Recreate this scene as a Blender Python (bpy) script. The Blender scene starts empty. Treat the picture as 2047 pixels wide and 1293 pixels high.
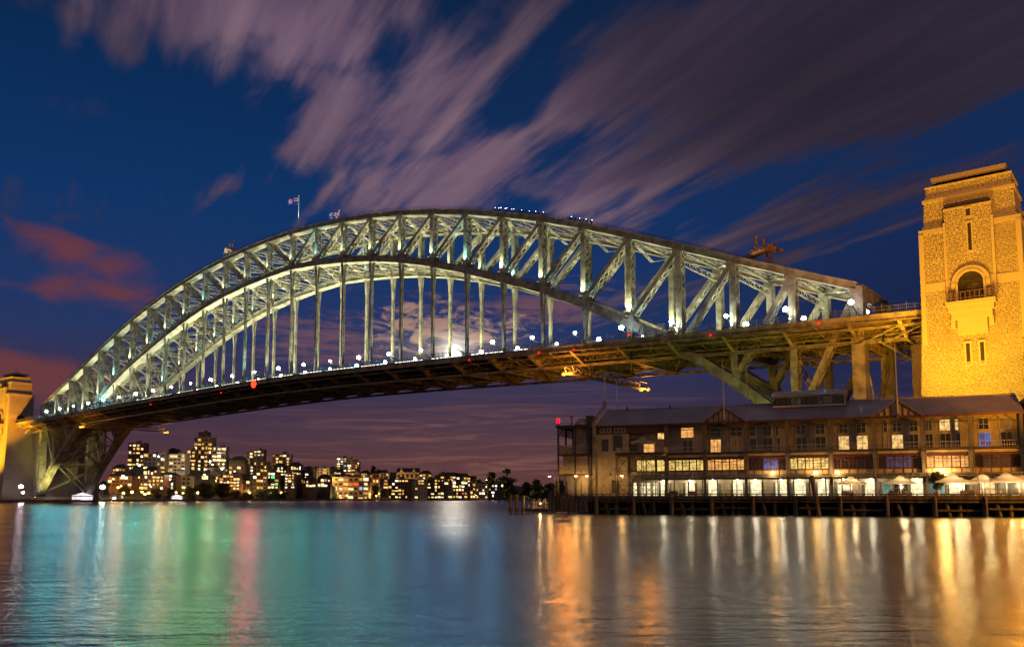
import bpy, bmesh, math, random
from mathutils import Vector, Matrix
import numpy as np
R = math.radians
random.seed(7)
SC = bpy.context.scene
COL = SC.collection

# ------------------------------------------------------------------ camera
YAW, PITCH = -0.66201, 0.09783
CAM = Vector((317.0, -255.46, 3.5))
FPX, CY = 1684.19, 827.75            # focal length and principal row, in pixels of the 2047-wide photograph
cd = bpy.data.cameras.new("camera")
cam = bpy.data.objects.new("camera", cd); COL.objects.link(cam)
cam.location = CAM
cam.rotation_euler = (math.pi/2 + PITCH, 0, -YAW)
cd.sensor_width = 36; cd.lens = 36*FPX/2047
cd.shift_y = (CY-646.5)/2047
cd.clip_start = .5; cd.clip_end = 30000
SC.camera = cam
def ray(x, y):
    a = (x-1023.5)/FPX; b = (CY-y)/FPX
    f = math.cos(PITCH)-b*math.sin(PITCH); dz = math.sin(PITCH)+b*math.cos(PITCH)
    return Vector((a*math.cos(YAW)+f*math.sin(YAW), -a*math.sin(YAW)+f*math.cos(YAW), dz))
def bearing(x):                        # horizontal unit vector of a bearing
    r = ray(x, 993); return Vector((r.x, r.y, 0)).normalized()
def at(x, y, depth):                   # surveyed position: bearing x, elevation y, ground depth in metres
    r = ray(x, y); f = r.x*math.sin(YAW)+r.y*math.cos(YAW)
    return CAM + r*(depth/f)

# ------------------------------------------------------------------ colour management
SC.view_settings.view_transform = 'Standard'; SC.view_settings.look = 'None'
SC.view_settings.exposure = 0.0; SC.view_settings.gamma = 1
SC.render.engine = 'CYCLES'
cy = SC.cycles
cy.use_denoising = True; cy.use_light_tree = True
try: cy.denoiser = 'OPENIMAGEDENOISE'
except Exception: pass
cy.max_bounces = 5; cy.diffuse_bounces = 2; cy.glossy_bounces = 3; cy.transmission_bounces = 2
cy.sample_clamp_indirect = 4; cy.caustics_reflective = False; cy.caustics_refractive = False

# ------------------------------------------------------------------ node maths helper
class S:
    """a node socket that can be added, multiplied and so on"""
    def __init__(s, nt, o): s.nt, s.o = nt, o
    def _m(s, op, *a, clamp=False):
        n = s.nt.nodes.new('ShaderNodeMath'); n.operation = op; n.use_clamp = clamp
        for i, v in enumerate((s,)+a):
            if isinstance(v, S): s.nt.links.new(v.o, n.inputs[i])
            else: n.inputs[i].default_value = v
        return S(s.nt, n.outputs[0])
    def __add__(s, b): return s._m('ADD', b)
    __radd__ = __add__
    def __sub__(s, b): return s._m('SUBTRACT', b)
    def __rsub__(s, b): return (s*-1)+b
    def __mul__(s, b): return s._m('MULTIPLY', b)
    __rmul__ = __mul__
    def __truediv__(s, b): return s._m('DIVIDE', b)
    def exp(s): return s._m('EXPONENT')
    def pw(s, b): return s._m('POWER', b)
    def mx(s, b): return s._m('MAXIMUM', b)
    def mn(s, b): return s._m('MINIMUM', b)
    def atan2(s, b): return s._m('ARCTAN2', b)
    def asin(s): return s._m('ARCSINE')
    def clamp(s): return s._m('ADD', 0.0, clamp=True)
    def smooth(s, lo, hi):
        n = s.nt.nodes.new('ShaderNodeMapRange'); n.interpolation_type = 'SMOOTHSTEP'
        s.nt.links.new(s.o, n.inputs[0]); n.inputs[1].default_value = lo; n.inputs[2].default_value = hi
        return S(s.nt, n.outputs[0])
def comb(nt, x, y, z):
    n = nt.nodes.new('ShaderNodeCombineXYZ')
    for i, v in enumerate((x, y, z)):
        if isinstance(v, S): nt.links.new(v.o, n.inputs[i])
        else: n.inputs[i].default_value = v
    return n.outputs[0]
def noise(nt, vec, scale=1, detail=4, rough=.5, dist=0):
    n = nt.nodes.new('ShaderNodeTexNoise'); nt.links.new(vec, n.inputs['Vector'])
    n.inputs['Scale'].default_value = scale; n.inputs['Detail'].default_value = detail
    n.inputs['Roughness'].default_value = rough; n.inputs['Distortion'].default_value = dist
    return S(nt, n.outputs['Fac'])
def mixc(nt, fac, a, b):
    n = nt.nodes.new('ShaderNodeMix'); n.data_type = 'RGBA'
    if isinstance(fac, S): nt.links.new(fac.o, n.inputs[0])
    else: n.inputs[0].default_value = fac
    for k, v in ((6, a), (7, b)):
        if isinstance(v, tuple): n.inputs[k].default_value = (*v, 1)
        else: nt.links.new(v, n.inputs[k])
    return n.outputs[2]

# ------------------------------------------------------------------ sky: dusk base, wind-drawn clouds on a high plane, moon glow
MOON = ray(908, 704).normalized()
def build_world():
    w = bpy.data.worlds.new("World"); SC.world = w; w.use_nodes = True
    nt = w.node_tree; nt.nodes.clear()
    tc = nt.nodes.new('ShaderNodeTexCoord')
    sp = nt.nodes.new('ShaderNodeSeparateXYZ'); nt.links.new(tc.outputs['Generated'], sp.inputs[0])
    X, Y, Z = (S(nt, sp.outputs[i]) for i in range(3))
    az = X.atan2(Y)                     # bearing from +Y towards +X
    el = Z.mx(-1.0).mn(1.0).asin()
    def blob(px, py, rx, ry, tilt=0):   # soft patch of sky at a bearing and elevation
        r = ray(px, py).normalized(); a0 = math.atan2(r.x, r.y); e0 = math.asin(r.z)
        k = 1/FPX*.88
        da, de = az-a0, el-e0
        if tilt:
            c, s_ = math.cos(tilt), math.sin(tilt)
            da, de = da*c+de*s_, de*c-da*s_
        return ((da*(1/(rx*k))).pw(2)*-1 - (de*(1/(ry*k))).pw(2)).exp()
    zc = Z.mx(.012)
    wx, wy = -.918, .396
    px, py = X/(zc+.05), Y/(zc+.05)
    pa, pb = px*wx+py*wy, px*-wy+py*wx
    n1 = noise(nt, comb(nt, pa*.42, pb*1.7, 0.3), 1.5, 4, .5, .5)
    n2 = noise(nt, comb(nt, pa*.75, pb*5.5, 4.1), 1.7, 4, .55, .3)
    nh = noise(nt, comb(nt, az*5.0, el*80.0, 2.0), 1.0, 6, .62, 1.3)       # low flat bars near the horizon
    nl = noise(nt, comb(nt, az*24.0, el*62.0, 5.0), 1.0, 6, .62, 1.6)      # lumps around the moon
    n4 = noise(nt, comb(nt, pa*1.5, pb*3.4, 6.6), 1.6, 4, .55, .4)
    cover = (blob(430, -20, 430, 130)*.62 + blob(800, 250, 210, 120, .45)*.52 + blob(900, 375, 260, 70, .3)*.62 + blob(660, 230, 90, 60, .6)*.3 + blob(1250, 150, 300, 170)*.32 + blob(1750, 60, 560, 190)*.85
             + blob(1420, 310, 440, 46, .26)*.74 + blob(1850, 215, 260, 30, .18)*.3 + blob(1260, 445, 140, 36, .2)*.50 + blob(1640, 430, 300, 60, .22)*.62
             + blob(120, 205, 130, 30)*.34 - blob(270, 300, 400, 110)*.4 - blob(1760, 330, 240, 40, .2)*.25 - blob(470, 640, 420, 140)*.4 - blob(1050, 245, 80, 50)*.3)
    d = cover*.92 + (n1-.5)*1.45 + (n2-.5)*1.3 + (n4-.5)*1.55 - .26
    dens = d.smooth(-.10, .44)
    hi = el.smooth(.10, .20)
    dens = dens*hi
    # red evening banks at the left
    nb = noise(nt, comb(nt, az*14.0, el*30.0, 7.0), 1.0, 3, .5, .5)
    red = ((blob(165, 508, 170, 40, -.08)*1.0 + blob(215, 590, 200, 36)*.9 + blob(30, 745, 210, 60, -.1)*1.3 + (nb-.5)*1.5 - .35)).smooth(0, .75)
    moonb = blob(890, 660, 225, 66)
    lump = (moonb*1.05 + (nl-.5)*3.0 - .5).smooth(0, .7)*moonb.smooth(.03, .3)
    pinkb = (blob(640, 690, 220, 70)*.8 + blob(900, 610, 330, 60)*.45 + blob(1130, 610, 150, 70)*.6 + (nh-.5)*1.5 + (nl-.5)*.9 - .35).smooth(0, .6)
    # base sky
    ramp = nt.nodes.new('ShaderNodeValToRGB'); nt.links.new((el*(1/.62)).clamp().o, ramp.inputs[0])
    els = ramp.color_ramp.elements
    els.remove(els[1]); els[0].position = 0; els[0].color = (.105, .042, .038, 1)
    for p_, c_ in ((.075, (.072, .030, .044)), (.17, (.032, .022, .060)), (.30, (.012, .030, .115)), (.52, (.002, .030, .125)), (.8, (.001, .019, .075)), (.98, (.002, .012, .045))):
        e = els.new(p_); e.color = (*c_, 1)
    col = ramp.outputs[0]
    right = blob(1850, 640, 460, 300)
    col = mixc(nt, right*.8, col, (.006, .012, .055))
    # low flat bars
    low = 1-el.smooth(.02, .19)
    bars = ((nh-.5)*2.6+.1).smooth(0, .8)*low
    warm = blob(960, 900, 380, 130)
    col = mixc(nt, bars*.6, col, (.185, .075, .070))
    col = mixc(nt, (warm*.62*(bars*.85+.15)).clamp(), col, (.30, .125, .100))
    lowleft = blob(250, 830, 420, 110)
    col = mixc(nt, lowleft*.35, col, (.050, .022, .060))
    # high cloud
    bright = (blob(900, 330, 420, 260)*.95 + blob(560, 60, 330, 120)*.75 + blob(1150, 480, 300, 150)*.6 + n2*.35 - .12).clamp()
    cc = mixc(nt, bright, (.024, .019, .038), (.138, .084, .145))
    cc = mixc(nt, (n2*2.4-1.0).clamp()*bright*.85, cc, (.29, .18, .21))
    veil = blob(1650, 170, 620, 230)
    col = mixc(nt, (dens*.93).clamp(), col, cc)
    col = mixc(nt, (veil*.78*hi*(dens*.55+.45)), col, (.020, .014, .024))
    col = mixc(nt, (red*.85).clamp(), col, (.145, .036, .040))
    col = mixc(nt, (pinkb*.78).clamp(), col, (.17, .075, .090))
    # sky behind the camera brightened as fill light, coloured like city glow
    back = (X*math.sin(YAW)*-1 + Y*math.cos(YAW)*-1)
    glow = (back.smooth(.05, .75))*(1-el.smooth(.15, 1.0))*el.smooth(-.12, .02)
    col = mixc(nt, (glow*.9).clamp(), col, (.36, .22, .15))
    over = el.smooth(.75, 1.2)  # overhead sky lifted too, adds to the ambient light
    col = mixc(nt, over*.75, col, (.14, .11, .165))
    # moonlit clouds and moon
    col = mixc(nt, (lump*.9).clamp(), col, (.40, .235, .175))
    core = blob(905, 700, 130, 32)
    col = mixc(nt, (core*.55*(lump*.7+.3)).clamp(), col, (.95, .72, .50))
    add = nt.nodes.new('ShaderNodeMix'); add.data_type = 'RGBA'; add.blend_type = 'ADD'; add.inputs[0].default_value = 1
    nt.links.new(col, add.inputs[6])
    m_n = nt.nodes.new('ShaderNodeVectorMath'); m_n.operation = 'DOT_PRODUCT'
    nt.links.new(tc.outputs['Generated'], m_n.inputs[0]); m_n.inputs[1].default_value = MOON
    md = S(nt, m_n.outputs['Value'])
    ang2 = (1-md)*2.0
    disc = (ang2*(-1/(.0052**2))).exp()*7 + (ang2*(-1/(.017**2))).exp()*.8
    mcol = nt.nodes.new('ShaderNodeVectorMath'); mcol.operation = 'SCALE'; mcol.inputs[0].default_value = (1, .93, .78)
    nt.links.new(disc.o, mcol.inputs['Scale']); nt.links.new(mcol.outputs[0], add.inputs[7])
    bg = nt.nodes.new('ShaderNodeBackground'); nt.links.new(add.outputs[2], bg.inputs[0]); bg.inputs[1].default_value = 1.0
    # the last twilight of a low sun
    sky = nt.nodes.new('ShaderNodeTexSky'); sky.sky_type = 'NISHITA'; sky.sun_disc = False
    sky.sun_elevation = R(-4); sky.sun_rotation = R(-60)
    b2 = nt.nodes.new('ShaderNodeBackground'); nt.links.new(sky.outputs[0], b2.inputs[0]); b2.inputs[1].default_value = .05
    ad = nt.nodes.new('ShaderNodeAddShader'); nt.links.new(bg.outputs[0], ad.inputs[0]); nt.links.new(b2.outputs[0], ad.inputs[1])
    out = nt.nodes.new('ShaderNodeOutputWorld'); nt.links.new(ad.outputs[0], out.inputs[0])
build_world()
sd = bpy.data.lights.new("moon_light", 'SUN'); sd.energy = .10; sd.angle = R(1.5); sd.color = (1, .9, .72)
so = bpy.data.objects.new("moon_light", sd); COL.objects.link(so)
so.rotation_euler = MOON.to_track_quat('Z', 'Y').to_euler(); so.location = (0, 0, 400); sd.energy = .012

# ------------------------------------------------------------------ materials
def mat(name, col, rough=.6, metal=0, var=.0, vscale=.5, bump=0, bscale=2, col2=None, stretch=None):
    m = bpy.data.materials.new(name); m.use_nodes = True
    nt = m.node_tree; b = nt.nodes['Principled BSDF']
    b.inputs['Roughness'].default_value = rough; b.inputs['Metallic'].default_value = metal
    b.inputs['Base Color'].default_value = (*col, 1)
    tc = nt.nodes.new('ShaderNodeTexCoord'); vec = tc.outputs['Object']
    if stretch:
        mp = nt.nodes.new('ShaderNodeMapping'); mp.inputs['Scale'].default_value = stretch
        nt.links.new(vec, mp.inputs[0]); vec = mp.outputs[0]
    if var or col2:
        n = noise(nt, vec, vscale, 5, .6)
        c2 = col2 or tuple(c*(1-var) for c in col); c1 = col if col2 else tuple(min(1, c*(1+var*.5)) for c in col)
        nt.links.new(mixc(nt, n.smooth(.35, .65), c2, c1), b.inputs['Base Color'])
        nt.links.new((n*.3+(rough-.15)).clamp().o, b.inputs['Roughness'])
    if bump:
        n = noise(nt, vec, bscale, 4, .6)
        bp = nt.nodes.new('ShaderNodeBump'); bp.inputs['Strength'].default_value = bump; bp.inputs['Distance'].default_value = .1
        nt.links.new(n.o, bp.inputs['Height']); nt.links.new(bp.outputs[0], b.inputs['Normal'])
    return m
def emis(name, col, strength, base=(.05, .05, .05), vary=0, vscale=1.0, mis=True):
    m = bpy.data.materials.new(name); m.use_nodes = True
    nt = m.node_tree; b = nt.nodes['Principled BSDF']
    b.inputs['Base Color'].default_value = (*base, 1); b.inputs['Roughness'].default_value = .35
    b.inputs['Emission Color'].default_value = (*col, 1); b.inputs['Emission Strength'].default_value = strength
    if vary:                            # curtains, furniture and lamps seen in the lit room
        tc = nt.nodes.new('ShaderNodeTexCoord')
        n = noise(nt, tc.outputs['Object'], vscale, 2, .5)
        nt.links.new((n.smooth(.3, .7)*(strength*vary)+strength*(1-vary)).o, b.inputs['Emission Strength'])
    if not mis:
        try: m.cycles.emission_sampling = 'NONE'
        except Exception: pass
    return m
M = {}
M['steel'] = mat('painted_steel', (.31, .31, .265), .5, 0, .45, .3, .15, 3)
M['steel_dark'] = mat('dark_steel', (.10, .10, .09), .5, 0, .4, .3)
M['deck_steel'] = mat('deck_steel', (.30, .27, .20), .55, 0, .5, .35, .2, 2)
M['fence'] = mat('fence_wire', (.10, .10, .11), .5)
M['asphalt'] = mat('asphalt', (.05, .05, .05), .85, 0, .3, .4)
def stone(name, col, brick=True, bw=1.2, bh=.47, bump=.8):
    m = bpy.data.materials.new(name); m.use_nodes = True
    nt = m.node_tree; b = nt.nodes['Principled BSDF']; b.inputs['Roughness'].default_value = .85
    tc = nt.nodes.new('ShaderNodeTexCoord'); ge = nt.nodes.new('ShaderNodeNewGeometry')
    sp = nt.nodes.new('ShaderNodeSeparateXYZ'); nt.links.new(tc.outputs['Object'], sp.inputs[0])
    sn = nt.nodes.new('ShaderNodeSeparateXYZ'); nt.links.new(ge.outputs['Normal'], sn.inputs[0])
    x, y, z = (S(nt, sp.outputs[i]) for i in range(3))
    ax = S(nt, sn.outputs[0])._m('ABSOLUTE')._m('GREATER_THAN', .6)
    u = x*(1-ax)+y*ax
    v = comb(nt, u, z, 0.0)
    wob = noise(nt, tc.outputs['Object'], 1.1, 3, .6)
    v2 = comb(nt, u+wob*.22, z+wob*.10, 0.0)
    br = nt.nodes.new('ShaderNodeTexBrick'); nt.links.new(v2, br.inputs['Vector'])
    br.inputs['Scale'].default_value = 1; br.inputs['Brick Width'].default_value = bw; br.inputs['Row Height'].default_value = bh
    br.inputs['Mortar Size'].default_value = .07; br.inputs['Mortar Smooth'].default_value = .8; br.offset = .43; br.squash = .8; br.squash_frequency = 3
    br.inputs['Color1'].default_value = (*[c*1.08 for c in col], 1); br.inputs['Color2'].default_value = (*[c*.86 for c in col], 1)
    br.inputs['Mortar'].default_value = (*[c*.55 for c in col], 1)
    big = noise(nt, tc.outputs['Object'], .12, 4, .6)
    fine = noise(nt, tc.outputs['Object'], 1.6, 4, .65)
    c = mixc(nt, big.smooth(.35, .7)*.35, br.outputs['Color'], tuple(k*.55 for k in col))
    c = mixc(nt, fine.smooth(.4, .75)*.3, c, tuple(k*.5 for k in col))
    nt.links.new(c if brick else mixc(nt, fine, tuple(k*.85 for k in col), col), b.inputs['Base Color'])
    h = (1-S(nt, br.outputs['Fac']))*.8 + fine*.9 if brick else fine
    bp = nt.nodes.new('ShaderNodeBump'); bp.inputs['Strength'].default_value = bump; bp.inputs['Distance'].default_value = .6 if brick else .05
    nt.links.new(h.o, bp.inputs['Height']); nt.links.new(bp.outputs[0], b.inputs['Normal'])
    return m
M['granite'] = stone('rusticated_granite', (.40, .36, .29))
M['ashlar'] = stone('smooth_granite', (.37, .335, .27), False)
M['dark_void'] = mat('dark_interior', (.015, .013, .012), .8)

# ------------------------------------------------------------------ mesh helper
class MB:
    def __init__(s): s.v, s.f, s.mi = [], [], []
    def add(s, vs, fs, m=0):
        b = len(s.v); s.v += [tuple(p) for p in vs]; s.f += [tuple(i+b for i in f) for f in fs]; s.mi += [m]*len(fs)
    BF = [(0,3,2,1),(4,5,6,7),(0,1,5,4),(1,2,6,5),(2,3,7,6),(3,0,4,7)]
    def box(s, x0, x1, y0, y1, z0, z1, m=0):
        s.add([(x0,y0,z0),(x1,y0,z0),(x1,y1,z0),(x0,y1,z0),(x0,y0,z1),(x1,y0,z1),(x1,y1,z1),(x0,y1,z1)], s.BF, m)
    def frustum(s, r0, z0, r1, z1, m=0):           # r = (x0,x1,y0,y1)
        a, b = r0, r1
        s.add([(a[0],a[2],z0),(a[1],a[2],z0),(a[1],a[3],z0),(a[0],a[3],z0),(b[0],b[2],z1),(b[1],b[2],z1),(b[1],b[3],z1),(b[0],b[3],z1)], s.BF, m)
    def beam(s, a, b, w, d, side=(0,1,0), off=0, offd=0, m=0, w2=None, d2=None):
        a, b = Vector(a), Vector(b); ax = (b-a)
        if ax.length < 1e-6: return
        ax.normalize(); sd = Vector(side); sd = sd-ax*sd.dot(ax)
        if sd.length < 1e-4: sd = ax.orthogonal()
        sd.normalize(); up = ax.cross(sd)
        w2 = w if w2 is None else w2; d2 = d if d2 is None else d2
        vs = []
        for p, ww, dd in ((a, w, d), (b, w2, d2)):
            c = p+sd*off+up*offd
            vs += [c-sd*ww/2-up*dd/2, c+sd*ww/2-up*dd/2, c+sd*ww/2+up*dd/2, c-sd*ww/2+up*dd/2]
        s.add(vs, s.BF, m)
    def tube(s, pts, r, n=6, m=0, cap=True):
        pts = [Vector(p) for p in pts]; rs = r if isinstance(r, (list, tuple)) else [r]*len(pts)
        vs, fs = [], []
        for i, p in enumerate(pts):
            t = (pts[min(i+1, len(pts)-1)]-pts[max(i-1, 0)]).normalized()
            u = Vector((0,0,1)) if abs(t.z) < .9 else Vector((1,0,0))
            a = t.cross(u).normalized(); b = t.cross(a)
            vs += [p+(a*math.cos(2*math.pi*k/n)+b*math.sin(2*math.pi*k/n))*rs[i] for k in range(n)]
        for i in range(len(pts)-1):
            for k in range(n):
                fs.append((i*n+k, i*n+(k+1)%n, (i+1)*n+(k+1)%n, (i+1)*n+k))
        if cap: fs += [tuple(range(n))[::-1], tuple(range((len(pts)-1)*n, len(pts)*n))]
        s.add(vs, fs, m)
    def lathe(s, c, prof, n=12, m=0):
        c = Vector(c); vs, fs = [], []
        for r, z in prof: vs += [c+Vector((r*math.cos(2*math.pi*k/n), r*math.sin(2*math.pi*k/n), z)) for k in range(n)]
        for i in range(len(prof)-1):
            for k in range(n): fs.append((i*n+k, i*n+(k+1)%n, (i+1)*n+(k+1)%n, (i+1)*n+k))
        fs += [tuple(range(n))[::-1], tuple(range((len(prof)-1)*n, len(prof)*n))]
        s.add(vs, fs, m)
    def prism(s, poly, axis, lo, hi, m=0):         # polygon in the two other axes, extruded along axis
        def p(a, b, t): return {0: (t, a, b), 1: (a, t, b), 2: (a, b, t)}[axis]
        n = len(poly); vs = [p(a, b, lo) for a, b in poly]+[p(a, b, hi) for a, b in poly]
        fs = [tuple(range(n))[::-1], tuple(range(n, 2*n))]+[(i, (i+1)%n, (i+1)%n+n, i+n) for i in range(n)]
        s.add(vs, fs, m)
    def mesh(s, name, mats):
        me = bpy.data.meshes.new(name); me.from_pydata(s.v, [], s.f)
        for k in (mats if isinstance(mats, (list, tuple)) else [mats]): me.materials.append(M[k] if isinstance(k, str) else k)
        if any(s.mi): me.polygons.foreach_set('material_index', s.mi)
        bm = bmesh.new(); bm.from_mesh(me); bmesh.ops.recalc_face_normals(bm, faces=bm.faces); bm.to_mesh(me); bm.free()
        return me
    def obj(s, name, mats, parent=None, smooth=False):
        me = s.mesh(name, mats)
        if smooth: me.polygons.foreach_set('use_smooth', [True]*len(me.polygons))
        o = bpy.data.objects.new(name, me); COL.objects.link(o); o.parent = parent
        return o
def link(name, me, parent=None, loc=(0,0,0), rz=0, scale=None):
    o = bpy.data.objects.new(name, me); COL.objects.link(o); o.parent = parent; o.location = loc; o.rotation_euler = (0,0,rz)
    if scale: o.scale = scale
    return o
def tag(o, label, cat, group=None, kind=None):
    if label: o['label'] = label
    if cat: o['category'] = cat
    if group: o['group'] = group
    if kind: o['kind'] = kind
    return o
def thing(name, label, cat, loc=(0,0,0), rz=0, group=None):
    o = bpy.data.objects.new(name, None); COL.objects.link(o); o.location = loc; o.rotation_euler = (0,0,rz); o.empty_display_size = .1
    return tag(o, label, cat, group)
def dup(o, parent=None, loc=None, rz=None):
    c = o.copy(); COL.objects.link(c); c.parent = parent
    if loc is not None: c.location = loc
    if rz is not None: c.rotation_euler = (0,0,rz)
    for ch in list(o.children): dup(ch, c)
    return c
def light(name, loc, power, col, radius=.3, parent=None, aim=None, cone=None, blend=.6):
    ld = bpy.data.lights.new(name, 'SPOT' if cone else 'POINT'); ld.energy = power; ld.color = col; ld.shadow_soft_size = radius
    if cone: ld.spot_size = R(cone); ld.spot_blend = blend
    o = bpy.data.objects.new(name, ld); COL.objects.link(o); o.parent = parent; o.location = loc
    if aim is not None: o.rotation_euler = Vector(aim).to_track_quat('-Z', 'Y').to_euler()
    return o
def structure(o): o['kind'] = 'structure'; return o

# ------------------------------------------------------------------ water
def water_mat():
    m = bpy.data.materials.new('harbour_water'); m.use_nodes = True
    nt = m.node_tree; b = nt.nodes['Principled BSDF']
    b.inputs['Base Color'].default_value = (.003, .010, .012, 1); b.inputs['IOR'].default_value = 1.333
    tc = nt.nodes.new('ShaderNodeTexCoord')
    mp = nt.nodes.new('ShaderNodeMapping'); mp.inputs['Rotation'].default_value = (0, 0, R(-38)); nt.links.new(tc.outputs['Object'], mp.inputs[0])
    mp2 = nt.nodes.new('ShaderNodeMapping'); mp2.inputs['Scale'].default_value = (.55, 1.5, 1); nt.links.new(mp.outputs[0], mp2.inputs[0])
    n1 = noise(nt, mp2.outputs[0], .55, 4, .6, .3); n2 = noise(nt, mp.outputs[0], .06, 3, .5, .5)
    nt.links.new((n2.smooth(.3, .7)*.04+.21).o, b.inputs['Roughness'])
    bp = nt.nodes.new('ShaderNodeBump'); bp.inputs['Strength'].default_value = .6; bp.inputs['Distance'].default_value = .21
    n3 = noise(nt, mp2.outputs[0], 2.3, 3, .6, .2)
    nt.links.new((n1+n2*.6+n3*.22).o, bp.inputs['Height']); nt.links.new(bp.outputs[0], b.inputs['Normal'])
    b.inputs['Specular IOR Level'].default_value = .40
    return m
M['water'] = water_mat()
mb = MB(); mb.add([(-9000,-2500,0),(4000,-2500,0),(4000,9000,0),(-9000,9000,0)], [(0,1,2,3)])
structure(mb.obj('water', 'water'))

# ------------------------------------------------------------------ the arch bridge
PAN = 503/28
def sx(i): return (i-14)*PAN
du = [6.9,7.1,7.3,7.2,6.8,6.2,5.4,4.7,4.0,3.2,2.5,1.8,1.1,.5]
UU = [61.6]
for k in du: UU.append(UU[-1]+k)
LL = [6.0,23.2,37.7,49.9,60.3,69.6,77.5,84.1,90.4,96.1,100.8,104.4,106.9,108.6,109.6]
UZ = lambda i: UU[min(i, 28-i)]
LZ = lambda i: LL[min(i, 28-i)]
def deckz(s): return 56.8-.028*(math.sqrt(s*s+3600)-60)
bridge = thing('arch_bridge', 'long steel arch bridge of riveted trusses lit cream above a dark road deck', 'bridge')
def laced(mb, a, b, wt, d, bars=True, pitch=None, bar=.34):
    a, b = Vector(a), Vector(b)
    for o in (-1, 1): mb.beam(a, b, .28, d, off=o*(wt/2-.14))
    ax = b-a; L = ax.length; ax.normalize(); up = ax.cross(Vector((0,1,0))).normalized()
    T = Vector((0,1,0))
    if not bars: return
    pitch = pitch or wt*.78; n = max(2, int(L/pitch)); st = L/n
    for f in (-1, 1):
        for k in range(n):
            p, q = a+ax*st*k+up*f*(d/2-.05), a+ax*st*(k+1)+up*f*(d/2-.05)
            s1 = 1 if k % 2 else -1
            mb.beam(p-T*s1*(wt/2-.2), q+T*s1*(wt/2-.2), bar, .08, side=ax)
            mb.beam(p+T*s1*(wt/2-.2)+up*f*.05, q-T*s1*(wt/2-.2)+up*f*.05, bar, .08, side=ax)
        for k in range(0, n+1, 5):
            p = a+ax*min(L-.8, max(.8, st*k))+up*f*(d/2-.0)
            mb.beam(p-ax*.7, p+ax*.7, wt-.3, .1)
def lattice(mb, a, b, gap, side, fl=.34, n=8):
    """light lattice strut: two flanges gap apart along side and a zigzag between"""
    a, b = Vector(a), Vector(b); sd = Vector(side).normalized()
    for o in (-1, 1): mb.beam(a+sd*o*gap/2, b+sd*o*gap/2, fl, fl, side=side)
    for k in range(n):
        p, q = a.lerp(b, k/n), a.lerp(b, (k+1)/n); s1 = 1 if k % 2 else -1
        mb.beam(p-sd*s1*gap/2, q+sd*s1*gap/2, .2, .2, side=side)
WT = 3.3
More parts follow.
